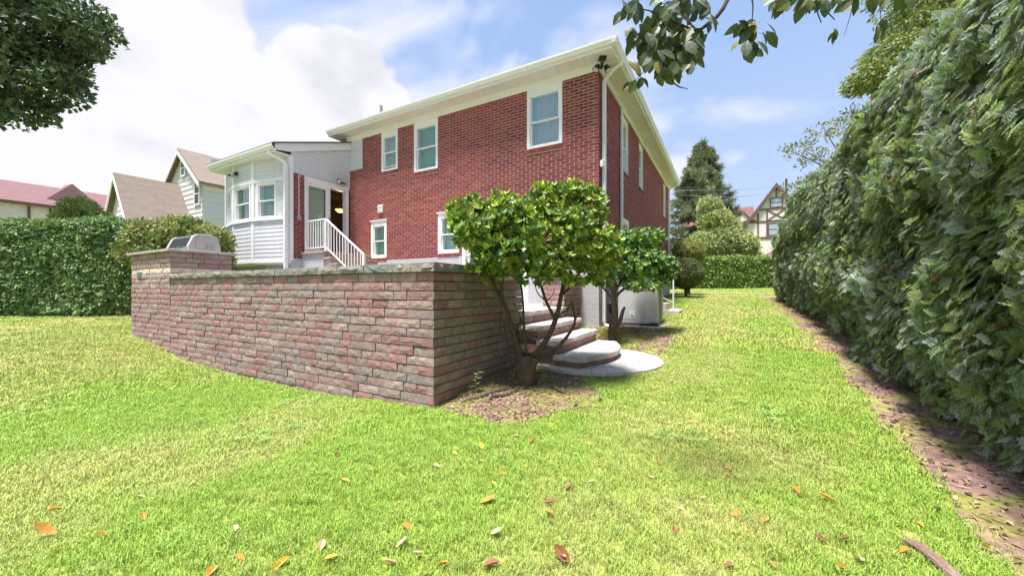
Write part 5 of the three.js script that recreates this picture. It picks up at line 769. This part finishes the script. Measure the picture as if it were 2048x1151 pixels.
// ---------------------------------------------------------------- trees and bushes made of lobes
function tree(name, label, base, trunkPts, lobes, { n, geoms, colors, mat, size = 1, r0 = 0.15, shell = 0.5, category = 'tree', bark = M.bark, group, up = 0.4 }) {
  const root = thing(name, label, category, [base.x, base.y, base.z], 0, group); const P = (v) => v.clone().sub(root.position); const limbs = [];
  trunkPts.forEach(([pts, a, b], i) => { const g = limb(pts.map(P), a, b, 8); if (i === 0) mesh('trunk', g, bark, root); else limbs.push(g); });
  const lists = geoms.map(() => []), cols = geoms.map(() => []); const twigs = []; const top = trunkPts[trunkPts.length - 1][0]; const anchor = trunkPts[0][0][trunkPts[0][0].length - 1];
  let tot = 0; for (const l of lobes) tot += l[2];
  for (const [c, r, w] of lobes) { limbs.push(limb([P(anchor), P(anchor.clone().lerp(c, 0.55).add(V3(0, 0.15 * r.y, 0))), P(c)], r0 * 0.35, r0 * 0.08, 5, 6));
    for (let i = 0; i < n * w / tot; i++) { const v = unitBall(); v.setLength(Math.pow(v.length(), shell)); const p = V3(c.x + v.x * r.x, c.y + v.y * r.y, c.z + v.z * r.z); const d = V3(v.x + rr(-0.6, 0.6), v.y * 0.6 + rr(-0.3, 0.6) + up, v.z + rr(-0.6, 0.6)); const k = Math.floor(rnd() * geoms.length); lists[k].push(aim(P(p), d, size * rr(0.7, 1.3))); cols[k].push(vary(colors, 0.24)); if (i % 26 === 0) twigs.push(limb([P(c), P(c.clone().lerp(p, 0.5).add(V3(0, rr(-0.1, 0.1) * r.y, 0))), P(p)], r0 * 0.07, r0 * 0.015, 4, 4)); } }
  if (limbs.length) mesh('limbs', limbs, bark, root).userData.kind = 'stuff'; if (twigs.length) mesh('twigs', twigs, bark, root).userData.kind = 'stuff';
  lists.forEach((l, k) => l.length && instanced('crown', geoms[k], mat, l, root, cols[k])); return root;
}
const crownMat = leafMat(lin(1, 1, 1), 0.4);
{ // dark tree reaching in from the west, rooted beyond the hedge
  const geoms = [0, 1, 2].map((i) => tuftBall(7, 0.22, 0.17, 0.135, 90 + i, 0.8)); const b = at(-330, 574, 12.2), B = V3(b.x, ground(b.x, b.z), b.z);
  const L = (u, v, d, r, w, ry = 0.75) => [at(u, v, d), V3(r, r * ry, r), w];
  tree('maple_tree', 'large dark green broadleaf tree whose branches hang over the west hedge', B, [[[B.clone().add(V3(0, -0.2, 0)), B.clone().add(V3(0.1, 2.6, 0)), B.clone().add(V3(0.3, 5, -0.2)), B.clone().add(V3(0.6, 7.6, -0.3))], 0.42, 0.22]],
    [L(30, 50, 12, 1.8, 1.5), L(120, 40, 12, 1.3, 0.85), L(175, 62, 11.8, 0.75, 0.36), L(60, 150, 12, 1.3, 0.95), L(120, 160, 11.7, 0.6, 0.24, 0.6), L(40, 215, 12, 0.75, 0.38, 0.8), L(95, 120, 12.2, 0.9, 0.45), L(-120, 120, 12, 2.3, 1.2), L(-60, -120, 12, 2.3, 1.2), L(-320, -20, 12, 2.6, 1.1), L(80, -90, 12.4, 1.3, 0.6)],
    { n: 2300, shell: 0.8, geoms, colors: [[0.05, 0.10, 0.035], [0.065, 0.125, 0.04], [0.09, 0.15, 0.045], [0.04, 0.085, 0.04], [0.12, 0.16, 0.045]], mat: crownMat, r0: 0.42, bark: M.barkDark });
}
{ // yellowish shrub behind the counter
  const geoms = [0, 1].map((i) => tuftBall(9, 0.14, 0.12, 0.055, 110 + i)), d = 9.8, L = (u, v, r, w, dd = d) => [at(u, v, dd), V3(r, r * 0.8, r), w], b = at(365, 574, d), B = V3(b.x, ground(b.x, b.z), b.z);
  tree('flowering_shrub', 'rounded yellow green shrub behind the grill counter', B, [[[B.clone().add(V3(0, -0.1, 0)), B.clone().add(V3(0.1, 0.7, 0)), B.clone().add(V3(0, 1.3, 0))], 0.08, 0.05]], [L(300, 474, 0.52, 1), L(360, 466, 0.5, 1), L(420, 482, 0.46, 0.9), L(330, 510, 0.6, 0.9), L(410, 520, 0.6, 0.9), L(272, 500, 0.38, 0.5), L(390, 456, 0.25, 0.25)], { n: 2100, size: 0.85, geoms, colors: [[0.27, 0.33, 0.07], [0.34, 0.37, 0.10], [0.19, 0.28, 0.06], [0.45, 0.43, 0.17], [0.14, 0.23, 0.06]], mat: crownMat, r0: 0.1, category: 'shrub' });
  const L2 = (u, v, r, w) => [at(u, v, 14.5), V3(r, r * 0.9, r), w], b2 = at(160, 574, 14.5), B2 = V3(b2.x, ground(b2.x, b2.z), b2.z);
  tree('young_tree', 'small yellow green tree rising just behind the west hedge', B2, [[[B2.clone().add(V3(0, -0.1, 0)), B2.clone().add(V3(0, 1.2, 0)), B2.clone().add(V3(0, 2.4, 0))], 0.09, 0.05]], [L2(160, 425, 0.62, 1), L2(185, 440, 0.5, 0.6), L2(140, 440, 0.5, 0.6)], { n: 700, geoms, colors: [[0.22, 0.31, 0.07], [0.28, 0.35, 0.08]], mat: crownMat, r0: 0.1 });
}
{ // pale green tree beyond the street hedge
  const geoms = [0, 1].map((i) => tuftBall(9, 0.26, 0.22, 0.11, 120 + i)), d = 29, L = (u, v, r, w, dd = d) => [at(u, v, dd), V3(r, r * 0.75, r), w], b = at(1432, 574, d), B = V3(b.x, ground(b.x, b.z), b.z);
  tree('pale_tree', 'spreading pale yellow green tree in front of the dark conifer', B, [[[B.clone().add(V3(0, -0.2, 0)), B.clone().add(V3(0.1, 1.5, 0)), B.clone().add(V3(0, 3, 0))], 0.16, 0.1]], [L(1440, 480, 1.5, 1.4), L(1405, 490, 1.3, 1), L(1480, 490, 1.2, 0.9), L(1430, 440, 1.1, 0.8), L(1420, 410, 0.7, 0.4), L(1450, 455, 1.0, 0.6), L(1385, 505, 1.1, 0.7), L(1495, 505, 0.8, 0.4)], { n: 2600, geoms, colors: [[0.40, 0.46, 0.18], [0.46, 0.50, 0.19], [0.34, 0.42, 0.17], [0.50, 0.52, 0.19]], mat: crownMat, r0: 0.2 });
}
{ // clipped round bushes by the far corner of the house
  const ball = (u, v, d, r, colors, label, seed) => { const c = at(u, v, d), B = V3(c.x, ground(c.x, c.z), c.z), root = thing('round_bush', label, 'shrub', [B.x, B.y, B.z], 0, 'clipped round bushes'); const h = c.y - B.y; const geo = tuftBall(6, 0.07, 0.075, 0.04, seed); const sp = new THREE.IcosahedronGeometry(r * 0.86, 4); sp.scale(1, 0.95, 1); sp.translate(0, h, 0); mesh('inner_twigs', sp, std(lin(0.13, 0.11, 0.06), 0.95), root); mesh('stem', cyl(0.06, Math.max(0.2, h - r * 0.7), 0, -0.05, 0, 8), M.bark, root); const l = [], co = []; for (let i = 0; i < 1500; i++) { const n = unitBall().normalize(); const k = 1 + (fbm(n.x * 2.5 + seed, n.y * 2.5, n.z * 2.5, 3) - 0.5) * 0.12; l.push(aim(V3(n.x * r * k * 0.97, h + n.y * r * k * 0.93, n.z * r * k * 0.97), n.clone().add(V3(rr(-0.5, 0.5), rr(-0.4, 0.5), rr(-0.5, 0.5))), rr(0.7, 1.2))); co.push(vary(colors, 0.22)); } instanced('foliage', geo, crownMat, l, root, co); };
  ball(1378, 503, 16.8, 0.66, [[0.29, 0.33, 0.05], [0.23, 0.29, 0.04], [0.34, 0.37, 0.05]], 'clipped golden green round bush rising behind a darker bush', 131); ball(1372, 545, 15.2, 0.62, [[0.11, 0.15, 0.04], [0.16, 0.21, 0.05], [0.08, 0.12, 0.04], [0.22, 0.27, 0.05]], 'dark green round bush at the far corner of the house', 132);
}
{ // conifer
  const d = 33, b = at(1403, 574, d), B = V3(b.x, ground(b.x, b.z) - 0.1, b.z), topY = 1.45 + (574 - 272) * d / 756; const root = thing('spruce_tree', 'tall dark spruce with drooping boughs beyond the side lawn', 'tree', [B.x, B.y, B.z]); const H = topY - B.y;
  mesh('trunk', limb([V3(0, 0, 0), V3(0.05, H * 0.5, 0), V3(0, H, 0)], 0.32, 0.02, 8), M.barkDark, root);
  const sprays = [0, 1].map((i) => { const out = []; const r = mulberry(140 + i); for (let k = 0; k < 14; k++) { const g = leafSmall(0.34 * (0.7 + 0.6 * r()), 0.05); g.rotateX(0.7 + r() * 1.5); g.rotateY(r() * 6.283); g.translate((r() - 0.5) * 0.2, -r() * 0.25, (r() - 0.5) * 0.2); out.push(g); } return merge(out); });
  const boughs = [], lists = [[], []], cols = [[], []]; for (let i = 0; i < 270; i++) { const t = Math.pow(rnd(), 0.9), y = H * (0.06 + 0.92 * t), R = Math.pow(1 - t, 0.75) * 4.4 * rr(0.6, 1.12) + 0.3, a = rnd() * 6.283, cx_ = Math.cos(a), cz_ = Math.sin(a); const P = (s) => V3(cx_ * R * s, y - R * 0.22 * Math.sin(s * 2.2) + R * 0.10 * s * s, cz_ * R * s); boughs.push(limb([V3(0, y, 0), P(0.4), P(0.75), P(1)], 0.05, 0.012, 4, 5)); const n = Math.round(R * 13) + 5; for (let k = 0; k < n; k++) { const s = Math.pow(rnd(), 0.6), p = P(s).add(V3(rr(-0.3, 0.3) * R * 0.35 * -cz_, -rr(0, 0.22), rr(-0.3, 0.3) * R * 0.35 * cx_)); const q = k % 2; lists[q].push(aim(p, V3(cx_ * 0.6, rr(-0.6, 0.2), cz_ * 0.6), rr(0.8, 1.35))); cols[q].push(vary([[0.19, 0.23, 0.115], [0.24, 0.27, 0.13], [0.15, 0.19, 0.105], [0.29, 0.31, 0.17]], 0.2)); } }
  mesh('boughs', boughs, M.barkDark, root).userData.kind = 'stuff'; sprays.forEach((g, q) => instanced('needles', g, leafMat(lin(1, 1, 1), 0.15), lists[q], root, cols[q]));
}
{ // yellow green tree above the hedge and a thin one further off
  const geoms = [0, 1].map((i) => tuftBall(7, 0.17, 0.15, 0.05, 150 + i, 0.5)), d = 9.0, L = (u, v, r, w, dd = d) => [at(u, v, dd), V3(r, r * 0.5, r), w], B = V3(8.6, ground(8.6, -0.5), -0.5);
  tree('wild_cherry_tree', 'yellow green fine leaved tree reaching over the top of the tall hedge', B, [[[B.clone().add(V3(0, -0.2, 0)), B.clone().add(V3(-0.1, 2, 0)), B.clone().add(V3(-0.2, 4.5, 0))], 0.18, 0.1]], [L(1800, 110, 0.75, 0.8), L(1760, 150, 0.55, 0.55), L(1850, 50, 0.8, 0.8), L(1725, 165, 0.32, 0.22), L(1880, -60, 1.4, 1.2), L(1950, 40, 1.3, 1), L(1790, 170, 0.4, 0.3), L(1840, 10, 0.7, 0.5)], { n: 1500, geoms, colors: [[0.26, 0.33, 0.05], [0.32, 0.36, 0.05], [0.18, 0.26, 0.05]], mat: leafMat(lin(1, 1, 1), 0.55), r0: 0.2, up: -0.4 });
  const g2 = [0, 1].map((i) => tuftBall(6, 0.2, 0.17, 0.08, 160 + i, 0.6)), L2 = (u, v, r, w) => [at(u, v, 21), V3(r, r * 0.45, r), w], b = at(1720, 574, 21), B2 = V3(b.x, ground(b.x, b.z), b.z);
  tree('sparse_tree', 'thin crowned tree with sparse grey green leaves rising beyond the tall hedge', B2, [[[B2.clone().add(V3(0, -0.2, 0)), B2.clone().add(V3(0.1, 3, 0)), B2.clone().add(V3(-0.2, 6, 0))], 0.16, 0.07]], [L2(1650, 260, 0.9, 0.35), L2(1610, 300, 1.0, 0.35), L2(1690, 250, 1.0, 0.4), L2(1640, 320, 1.0, 0.35), L2(1600, 375, 0.9, 0.5), L2(1630, 390, 0.9, 0.5), L2(1720, 225, 0.9, 0.3), L2(1580, 300, 0.5, 0.12)], { n: 330, geoms: g2, colors: [[0.20, 0.24, 0.12], [0.27, 0.31, 0.12], [0.16, 0.19, 0.1]], mat: crownMat, r0: 0.16, shell: 0.7 });
}

// ---------------------------------------------------------------- cherry boughs overhead: every leaf is a leaf
{
  const B = V3(4.35, ground(4.35, 10.9), 10.9); B.set(3.0, ground(3.0, 11.2), 11.2);
  const root = thing('cherry_tree', 'cherry tree whose leafy boughs hang down against the sky above the lawn', 'tree', [B.x, B.y, B.z]); const P = (v) => v.clone().sub(root.position);
  const A = (u, v, d) => at(u, v, d), fork = V3(2.9, 2.9, 10.6);
  mesh('trunk', limb([P(B.clone().add(V3(0, -0.2, 0))), P(V3(3.05, 1.3, 11.1)), P(fork)], 0.17, 0.12, 10), M.barkDark, root);
  const J = A(1480, -60, 2.3), J2 = A(1700, -150, 2.6); const bough = (pts, a, b) => mesh('bough', limb(pts.map(P), a, b, 7), M.barkDark, root);
  bough([fork, V3(2.9, 3.6, 9.2), V3(2.7, 3.5, 7.6), J], 0.07, 0.022); bough([fork, V3(3.5, 3.8, 9.2), V3(3.8, 3.6, 7.4), J2], 0.06, 0.02);
  // main hanging twigs
  const tw = [[[J, A(1440, 25, 2.25), A(1395, 62, 2.25), A(1352, 100, 2.25), A(1340, 150, 2.25), A(1355, 170, 2.25), A(1376, 176, 2.25)], 0.014, 0.002], [[A(1395, 62, 2.25), A(1345, 40, 2.2), A(1300, 20, 2.2), A(1255, 15, 2.2)], 0.008, 0.002], [[A(1352, 100, 2.25), A(1310, 120, 2.2), A(1270, 160, 2.2)], 0.006, 0.002], [[A(1395, 62, 2.25), A(1360, 20, 2.3), A(1340, -20, 2.3)], 0.008, 0.003], [[A(1360, 95, 2.25), A(1300, 72, 2.2), A(1250, 78, 2.2)], 0.005, 0.0015], [[J, A(1505, 0, 2.3), A(1505, 35, 2.3), A(1500, 80, 2.3)], 0.006, 0.0015], [[J2, A(1640, -20, 2.5), A(1650, 15, 2.5), A(1670, 38, 2.5)], 0.008, 0.003], [[A(1640, -10, 2.5), A(1635, 20, 2.5), A(1643, 44, 2.5)], 0.006, 0.003], [[J2, A(1705, 10, 2.6), A(1695, 50, 2.6), A(1688, 72, 2.6)], 0.004, 0.001], [[J2, A(1758, 0, 2.6), A(1762, 40, 2.6), A(1765, 85, 2.6)], 0.004, 0.001], [[J, A(1560, -40, 2.4), A(1640, -35, 2.5), A(1740, -25, 2.5)], 0.008, 0.003], [[A(1340, 150, 2.25), A(1345, 90, 2.2), A(1375, 130, 2.25)], 0.004, 0.0015]];
  tw.forEach(([p, a, b]) => mesh('twig', limb(p.map(P), a, b, 5), M.barkDark, root));
  const gs = [leafGeo(0.085, 0.05, 0.18, 0.2), leafGeo(0.072, 0.04, 0.3, 0.35), leafGeo(0.096, 0.054, 0.12, 0.15), leafGeo(0.06, 0.022, 0.5, 0.3)];
  const ms = [[0.075, 0.115, 0.03], [0.055, 0.09, 0.027], [0.10, 0.14, 0.033], [0.15, 0.19, 0.035], [0.25, 0.22, 0.04], [0.32, 0.13, 0.03]].map((c) => leafMat(lin(...c), 0.4, { roughness: 0.55 }));
  const put = (u, v, d, k, mi, ang, s = 1) => { const m = mesh('leaf', gs[k], ms[mi], root); const dir = RGT.clone().multiplyScalar(Math.sin(ang)).add(V3(0, -Math.cos(ang), 0)).addScaledVector(FWD, rr(-0.45, 0.45)); const fc = FWD.clone().multiplyScalar(-1).add(V3(rr(-0.7, 0.7), rr(-0.4, 0.8), rr(-0.7, 0.7))); m.applyMatrix4(lay(P(A(u, v, d)), dir, fc, s * rr(0.9, 1.3))); };
  // cluster centres (position, spread, count)
  const cl = [[1350, 40, 46, 40, 52], [1300, 60, 36, 30, 24], [1335, 105, 42, 32, 44], [1360, 130, 34, 28, 24], [1300, 110, 24, 26, 10], [1400, 30, 26, 26, 12], [1265, 25, 26, 16, 8], [1275, 85, 20, 10, 6], [1262, 135, 14, 14, 4], [1275, 172, 12, 8, 4], [1400, 85, 16, 22, 6], [1330, 145, 20, 16, 8], [1490, 75, 16, 26, 9], [1520, 60, 14, 22, 8], [1505, 100, 16, 14, 5], [1565, 10, 20, 12, 9], [1600, 10, 24, 14, 11], [1640, 5, 24, 8, 5], [1690, 5, 26, 8, 5], [1740, 4, 24, 8, 4], [1675, 75, 14, 8, 4], [1765, 60, 14, 14, 6], [1790, 5, 20, 8, 5]];
  for (const [u, v, su, sv, n] of cl) for (let i = 0; i < n; i++) { const a = rr(-1.1, 1.1); const small = u > 1640 && v > 30; put(u + rr(-su, su), v + rr(-sv, sv) - 14, rr(2.1, 2.5), small ? 3 : Math.floor(rnd() * 3), rnd() < 0.015 ? 5 : rnd() < 0.04 ? 4 : u > 1540 ? [2, 3, 0][Math.floor(rnd() * 3)] : Math.floor(rnd() * 3), a); }
}
// ---------------------------------------------------------------- grass blades
const inBuilt = (x, z) => (x < 0.06 && z < 0.05) || (x < XE + 0.01 && x > -9.0 && z < ZF + 0.005) || (x < -6.9 && z < 2.4) || (x > -0.5 && x < 0.9 && z > 0.95 && z < 2.83) || Math.hypot(x - 0.46, z - 1.9) < 1.06 || (x > 0.1 && x < 1.24 && z > -1.47 && z < -0.36) || (x > 0 && x < 1.3 && z > -3.8 && z < -2.7);
{
  const tuft = (n, R, h, w, seed) => { const r = mulberry(seed), pos = [], col = []; for (let i = 0; i < n; i++) { const a = r() * 6.283, q = R * Math.sqrt(r()), bx_ = Math.cos(a) * q, bz_ = Math.sin(a) * q, t = r() * 6.283, H = h * (0.55 + 0.7 * r()), lean = H * (0.25 + 0.75 * r()), dx = Math.cos(t) * lean, dz = Math.sin(t) * lean, px = -Math.sin(t) * w / 2, pz = Math.cos(t) * w / 2; const m = [bx_ + dx * 0.35, H * 0.62, bz_ + dz * 0.35], e = [bx_ + dx, H * 0.92, bz_ + dz];
    pos.push(bx_ - px, -0.01, bz_ - pz, bx_ + px, -0.01, bz_ + pz, m[0] + px * 0.8, m[1], m[2] + pz * 0.8, bx_ - px, -0.01, bz_ - pz, m[0] + px * 0.8, m[1], m[2] + pz * 0.8, m[0] - px * 0.8, m[1], m[2] - pz * 0.8, m[0] - px * 0.8, m[1], m[2] - pz * 0.8, m[0] + px * 0.8, m[1], m[2] + pz * 0.8, ...e); const k = 0.75 + 0.5 * r(), y = r() < 0.12 ? 1.35 : 1; for (let v = 0; v < 9; v++) col.push(k * y, k, k * (y > 1 ? 1.5 : 1)); }
    const g = new THREE.BufferGeometry(); g.setAttribute('position', new THREE.Float32BufferAttribute(pos, 3)); g.setAttribute('color', new THREE.Float32BufferAttribute(col, 3)); g.computeVertexNormals(); g.setAttribute('uv', new THREE.Float32BufferAttribute(new Float32Array(pos.length / 3 * 2), 2)); return g; };
  const near = [0, 1, 2].map((i) => tuft(34, 0.05, 0.030, 0.003, 200 + i)), mid = [0, 1].map((i) => tuft(38, 0.09, 0.033, 0.0048, 210 + i)), far = [0, 1].map((i) => tuft(46, 0.19, 0.038, 0.009, 220 + i));
  const sets = [...near, ...mid, ...far].map(() => [[], []]);
  const root = thing('grass', 'short bright green grass blades of the mown lawn', 'grass'); root.userData.kind = 'stuff';
  const drop = (d0, d1, perM2, first, count) => { const area = 0.5 * 2.05 * (d1 * d1 - d0 * d0), n = Math.round(area * perM2); for (let i = 0; i < n; i++) { const d = Math.sqrt(mix(d0 * d0, d1 * d1, rnd())), a = rr(-1.06, 1.06), c = Math.cos(a), s = Math.sin(a); const x = EYE.x + (FWD.x * c + RGT.x * s) * d, z = EYE.z + (FWD.z * c + RGT.z * s) * d; if (inBuilt(x, z)) continue; if (x > 3.62 && x < 7 && z > -10) { if (rnd() > 0.02) continue; } const bed = inHedgeBed(x, z) || inShrubBed(x, z); if (bed && rnd() > 0.07) continue; if (z < -26 || x < -16.5) continue;
      const f = fbm(x * 0.55, 2, z * 0.55, 4), f2 = noise3(x * 3.1, 8, z * 3.1), left = sstep(-1.5, -7, x) * sstep(2.5, 4, z) * 0.24; const dryPale = clamp(sstep(0.52, 0.76, f + left) * 0.48 + (f2 - 0.5) * 0.4 + (z < 3 && x > 0.3 ? 0.1 : 0)); const k = rr(0.85, 1.15); const col = lin(mix(0.36, 0.60, dryPale) * k, mix(0.54, 0.57, dryPale) * k, mix(0.075, 0.22, dryPale) * k);  // left bias puts overexposure glare into the blade colour, besides real straw patches
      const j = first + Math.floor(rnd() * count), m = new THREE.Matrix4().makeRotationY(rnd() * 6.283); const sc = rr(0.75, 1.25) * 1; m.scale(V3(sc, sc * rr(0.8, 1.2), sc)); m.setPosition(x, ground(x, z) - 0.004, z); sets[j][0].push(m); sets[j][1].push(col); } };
  drop(0.9, 3.6, 950, 0, 3); drop(3.6, 7, 330, 3, 2); drop(7, 13, 110, 5, 2); drop(13, 34, 34, 5, 2);
  // clover and broadleaf weeds in patches
  { const leaf = leafSmall(0.018, 0.018, 0.2), bunch = []; const r = mulberry(77); for (let i = 0; i < 9; i++) for (let k = 0; k < 3; k++) { const g = leaf.clone(); g.rotateX(1.25); g.rotateY(k * 2.094 + i); g.translate((r() - 0.5) * 0.12, 0.035 + r() * 0.012, (r() - 0.5) * 0.12); bunch.push(g); } const cg = merge(bunch), cm = [], cc = []; for (let i = 0; i < 8; i++) { const d = Math.sqrt(mix(1.6, 40, rnd())), a = rr(-0.95, 0.95), c = Math.cos(a), s = Math.sin(a), X = EYE.x + (FWD.x * c + RGT.x * s) * d, Z = EYE.z + (FWD.z * c + RGT.z * s) * d; for (let k = 0; k < 9; k++) { const x = X + rr(-0.22, 0.22), z = Z + rr(-0.22, 0.22); if (inBuilt(x, z) || inShrubBed(x, z) || x > 3.3) continue; const m = new THREE.Matrix4().makeRotationY(rnd() * 6.283); m.setPosition(x, ground(x, z), z); cm.push(m); cc.push(vary([[0.27, 0.44, 0.09], [0.22, 0.38, 0.06], [0.31, 0.47, 0.13]], 0.2)); } } instanced('clover', cg, leafMat(lin(1, 1, 1), 0.3), cm, root, cc); }
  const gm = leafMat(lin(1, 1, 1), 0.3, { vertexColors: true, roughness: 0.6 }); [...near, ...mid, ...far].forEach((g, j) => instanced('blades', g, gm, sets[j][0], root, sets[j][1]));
}
// ---------------------------------------------------------------- fallen leaves, one by one
{
  const curled = (L, Wd, c, f) => { const g = leafGeo(L, Wd, f, c); g.rotateX(-Math.PI / 2); return g; };
  const gs = [curled(0.10, 0.045, -0.35, 0.9), curled(0.085, 0.05, -0.55, 0.5), curled(0.11, 0.04, 0.35, 1.1), curled(0.075, 0.045, -0.2, 0.8)];
  const kinds = { y: [[0.62, 0.42, 0.05], 'yellow curled leaf lying on the grass', 'yellow fallen leaves'], o: [[0.55, 0.26, 0.03], 'orange curled leaf lying on the grass', 'orange fallen leaves'], b: [[0.26, 0.10, 0.04], 'dark brown curled leaf lying on the grass', 'brown fallen leaves'], t: [[0.58, 0.40, 0.26], 'pale tan curled leaf lying on the grass', 'tan fallen leaves'] };
  const mats = Object.fromEntries(Object.entries(kinds).map(([k, v]) => [k, leafMat(lin(...v[0]), 0.25)]));
  const L = `113 1073 o 1.9;90 1028 o 1.1;290 998 t 1;288 1045 o .9;215 1075 o .8;470 1068 t 1.2;430 1137 o 1.5;470 1115 o 1.1;580 1118 y 1.4;640 1108 t 1.3;645 1125 y 1;183 873 y 1;85 872 o .8;120 900 t .8;200 905 t .7;262 925 t .7;160 940 t .6;377 973 t 1;468 943 t .9;535 920 b .8;670 917 b .8;637 905 t .9;700 967 y 1;690 850 y .8;728 848 t 1;875 873 y .9;895 855 o .8;915 912 y 1;880 938 t 1.1;968 900 y 1.1;1010 905 t 1;1025 875 t .9;1058 890 o 1.1;960 925 y .7;997 951 y .8;981 968 y .9;1055 938 y .9;958 1010 o 1.7;1085 1010 b 1.2;1093 1028 o 1.2;1130 984 b 1.1;802 1052 o 1.2;980 1072 t 1.2;790 1100 t 1.1;845 1108 t 1;795 1132 t 1;900 1133 o 1;965 1140 b 1.7;1115 1115 t .9;1140 1130 b 1.6;1175 968 t .8;1155 912 t .7;1290 890 t .7;1315 925 o .8;1310 958 t .8;1355 1020 t .9;1350 1075 b .7;1465 945 o 1;1565 908 y .9;1600 992 o 1.2;1678 1010 y 1.5;1460 1033 o 1;1540 1045 o 1;1655 1085 b 1.1;1675 1080 b 1;1720 1118 t 1.1;1712 890 t .9;1765 855 t 1;1870 1016 t 1;1850 1060 o .9;1968 1098 y 1.2;1800 1110 o .9;1450 1140 b 1;1670 1140 o 1;1540 1128 o .8;1260 848 t .7;1090 830 t .7;1470 845 y .7;1590 870 t .6;735 945 t .6;330 860 t .6;420 900 o .5;560 880 t .5;1220 1010 t .6;1400 1000 t .6`;
  for (const row of L.split(';')) { const [u, v, k, s] = row.split(' '); const p = onGround(+u, +v); const m = mesh('fallen_leaf', gs[Math.floor(rnd() * 4)], mats[k]); m.position.set(p.x, p.y + 0.020, p.z); m.rotation.set(rr(-0.35, 0.35), rnd() * 6.283, rr(-0.35, 0.35)); m.scale.setScalar(+s * 0.68); const sz = +s >= 1.15 ? 'large ' : +s < 0.85 ? 'small ' : ''; tag(m, sz + kinds[k][1], 'leaf', sz + kinds[k][2]); }
  // litter on the bare soil: chips and shreds nobody could count
  const chip = [leafSmall(0.05, 0.02, 0.6), leafSmall(0.08, 0.012, 0.4), leafSmall(0.045, 0.03, 0.8)], lm = chip.map(() => []), lc = chip.map(() => []); const brown = [[0.22, 0.11, 0.07], [0.32, 0.18, 0.12], [0.40, 0.27, 0.18], [0.13, 0.07, 0.05], [0.45, 0.33, 0.25]];
  for (let i = 0; i < 14000; i++) { let x, z; if (i < 5200) { x = rr(3.35, 4.3); z = rr(-9, 7.5); if (!inHedgeBed(x, z)) continue; } else { x = rr(-0.36, 1.6); z = rr(-0.6, 4.75); if (!inShrubBed(x, z) || inBuilt(x, z)) continue; if (x > 0.75 && rnd() < 0.5) continue; } const k = Math.floor(rnd() * 3); lm[k].push(lay(V3(x, ground(x, z) + 0.008, z), V3(rr(-1, 1), rr(-0.1, 0.25), rr(-1, 1)), V3(rr(-0.4, 0.4), 1, rr(-0.4, 0.4)), rr(0.5, 1.2))); lc[k].push(vary(brown, 0.3)); }
  const lr = thing('leaf_litter', 'brown leaf and bark litter on the bare soil under the hedge and shrubs', 'litter'); lr.userData.kind = 'stuff'; chip.forEach((g, k) => instanced('litter', g, leafMat(lin(1, 1, 1), 0.1), lm[k], lr, lc[k]));
}
{ // surface roots by the shrub and the barky root in the lawn
  const root = (label, pts, r0, r1, mat) => { const g = limb(pts.map(([x, z, h]) => V3(x, ground(x, z) + h, z)), r0, r1, 7, 18); tag(mesh('surface_root', g, mat), label, 'root'); };
  root('thin pale root curling over the soil toward the wall corner', [[0.05, 3.72, 0.0], [-0.06, 3.95, 0.02], [-0.12, 4.2, 0.022], [-0.2, 4.35, 0.012], [-0.18, 4.5, -0.02]], 0.028, 0.012, M.bark); root('short pale root beside the leafy shrub on its lawn side', [[0.3, 3.55, 0.0], [0.48, 3.5, 0.025], [0.62, 3.6, 0.03], [0.78, 3.55, -0.02]], 0.03, 0.014, M.bark);
  root('looped pale root in the soil below the shrub', [[0.14, 3.72, 0], [0.12, 3.98, 0.02], [0.02, 4.15, 0.028], [0.06, 4.32, -0.02]], 0.022, 0.012, M.bark);
  const a = onGround(1795, 1075), b = onGround(1850, 1108), c = onGround(1900, 1150), d = c.clone().add(c.clone().sub(b).multiplyScalar(0.8)); const w = std(lin(0.38, 0.25, 0.21), 0.9, { map: rep(texMottle, 2, 1), bumpMap: rep(texRock, 2, 1), bumpScale: 0.015 });
  root('thick weathered reddish root breaking through the grass', [[a.x, a.z, -0.02], [mix(a.x, b.x, 0.5), mix(a.z, b.z, 0.5), 0.02], [b.x, b.z, 0.022], [c.x, c.z, 0.02], [d.x, d.z, 0.0]], 0.012, 0.036, w);
}
{ // seedling by the wall
  const p = V3(-0.27, ground(-0.27, 4.05), 4.05), s = thing('weed_seedling', 'small bright green weed seedling growing at the foot of the wall return', 'plant', [p.x, p.y, p.z]); mesh('stem', limb([V3(0, -0.03, 0), V3(0.01, 0.12, 0), V3(0.03, 0.25, 0.01)], 0.004, 0.002, 5), std(lin(0.2, 0.3, 0.05), 0.7), s); const g = leafGeo(0.08, 0.045), m = leafMat(lin(0.25, 0.38, 0.04), 0.5); for (let i = 0; i < 9; i++) { const q = mesh('leaf', g, m, s); q.applyMatrix4(lay(V3(0.005 + i * 0.003, 0.05 + i * 0.024, 0), V3(Math.cos(i * 2.3), 0.35, Math.sin(i * 2.3)), V3(0, 1, 0), rr(0.7, 1.1))); }
}

renderer.render(scene, camera);
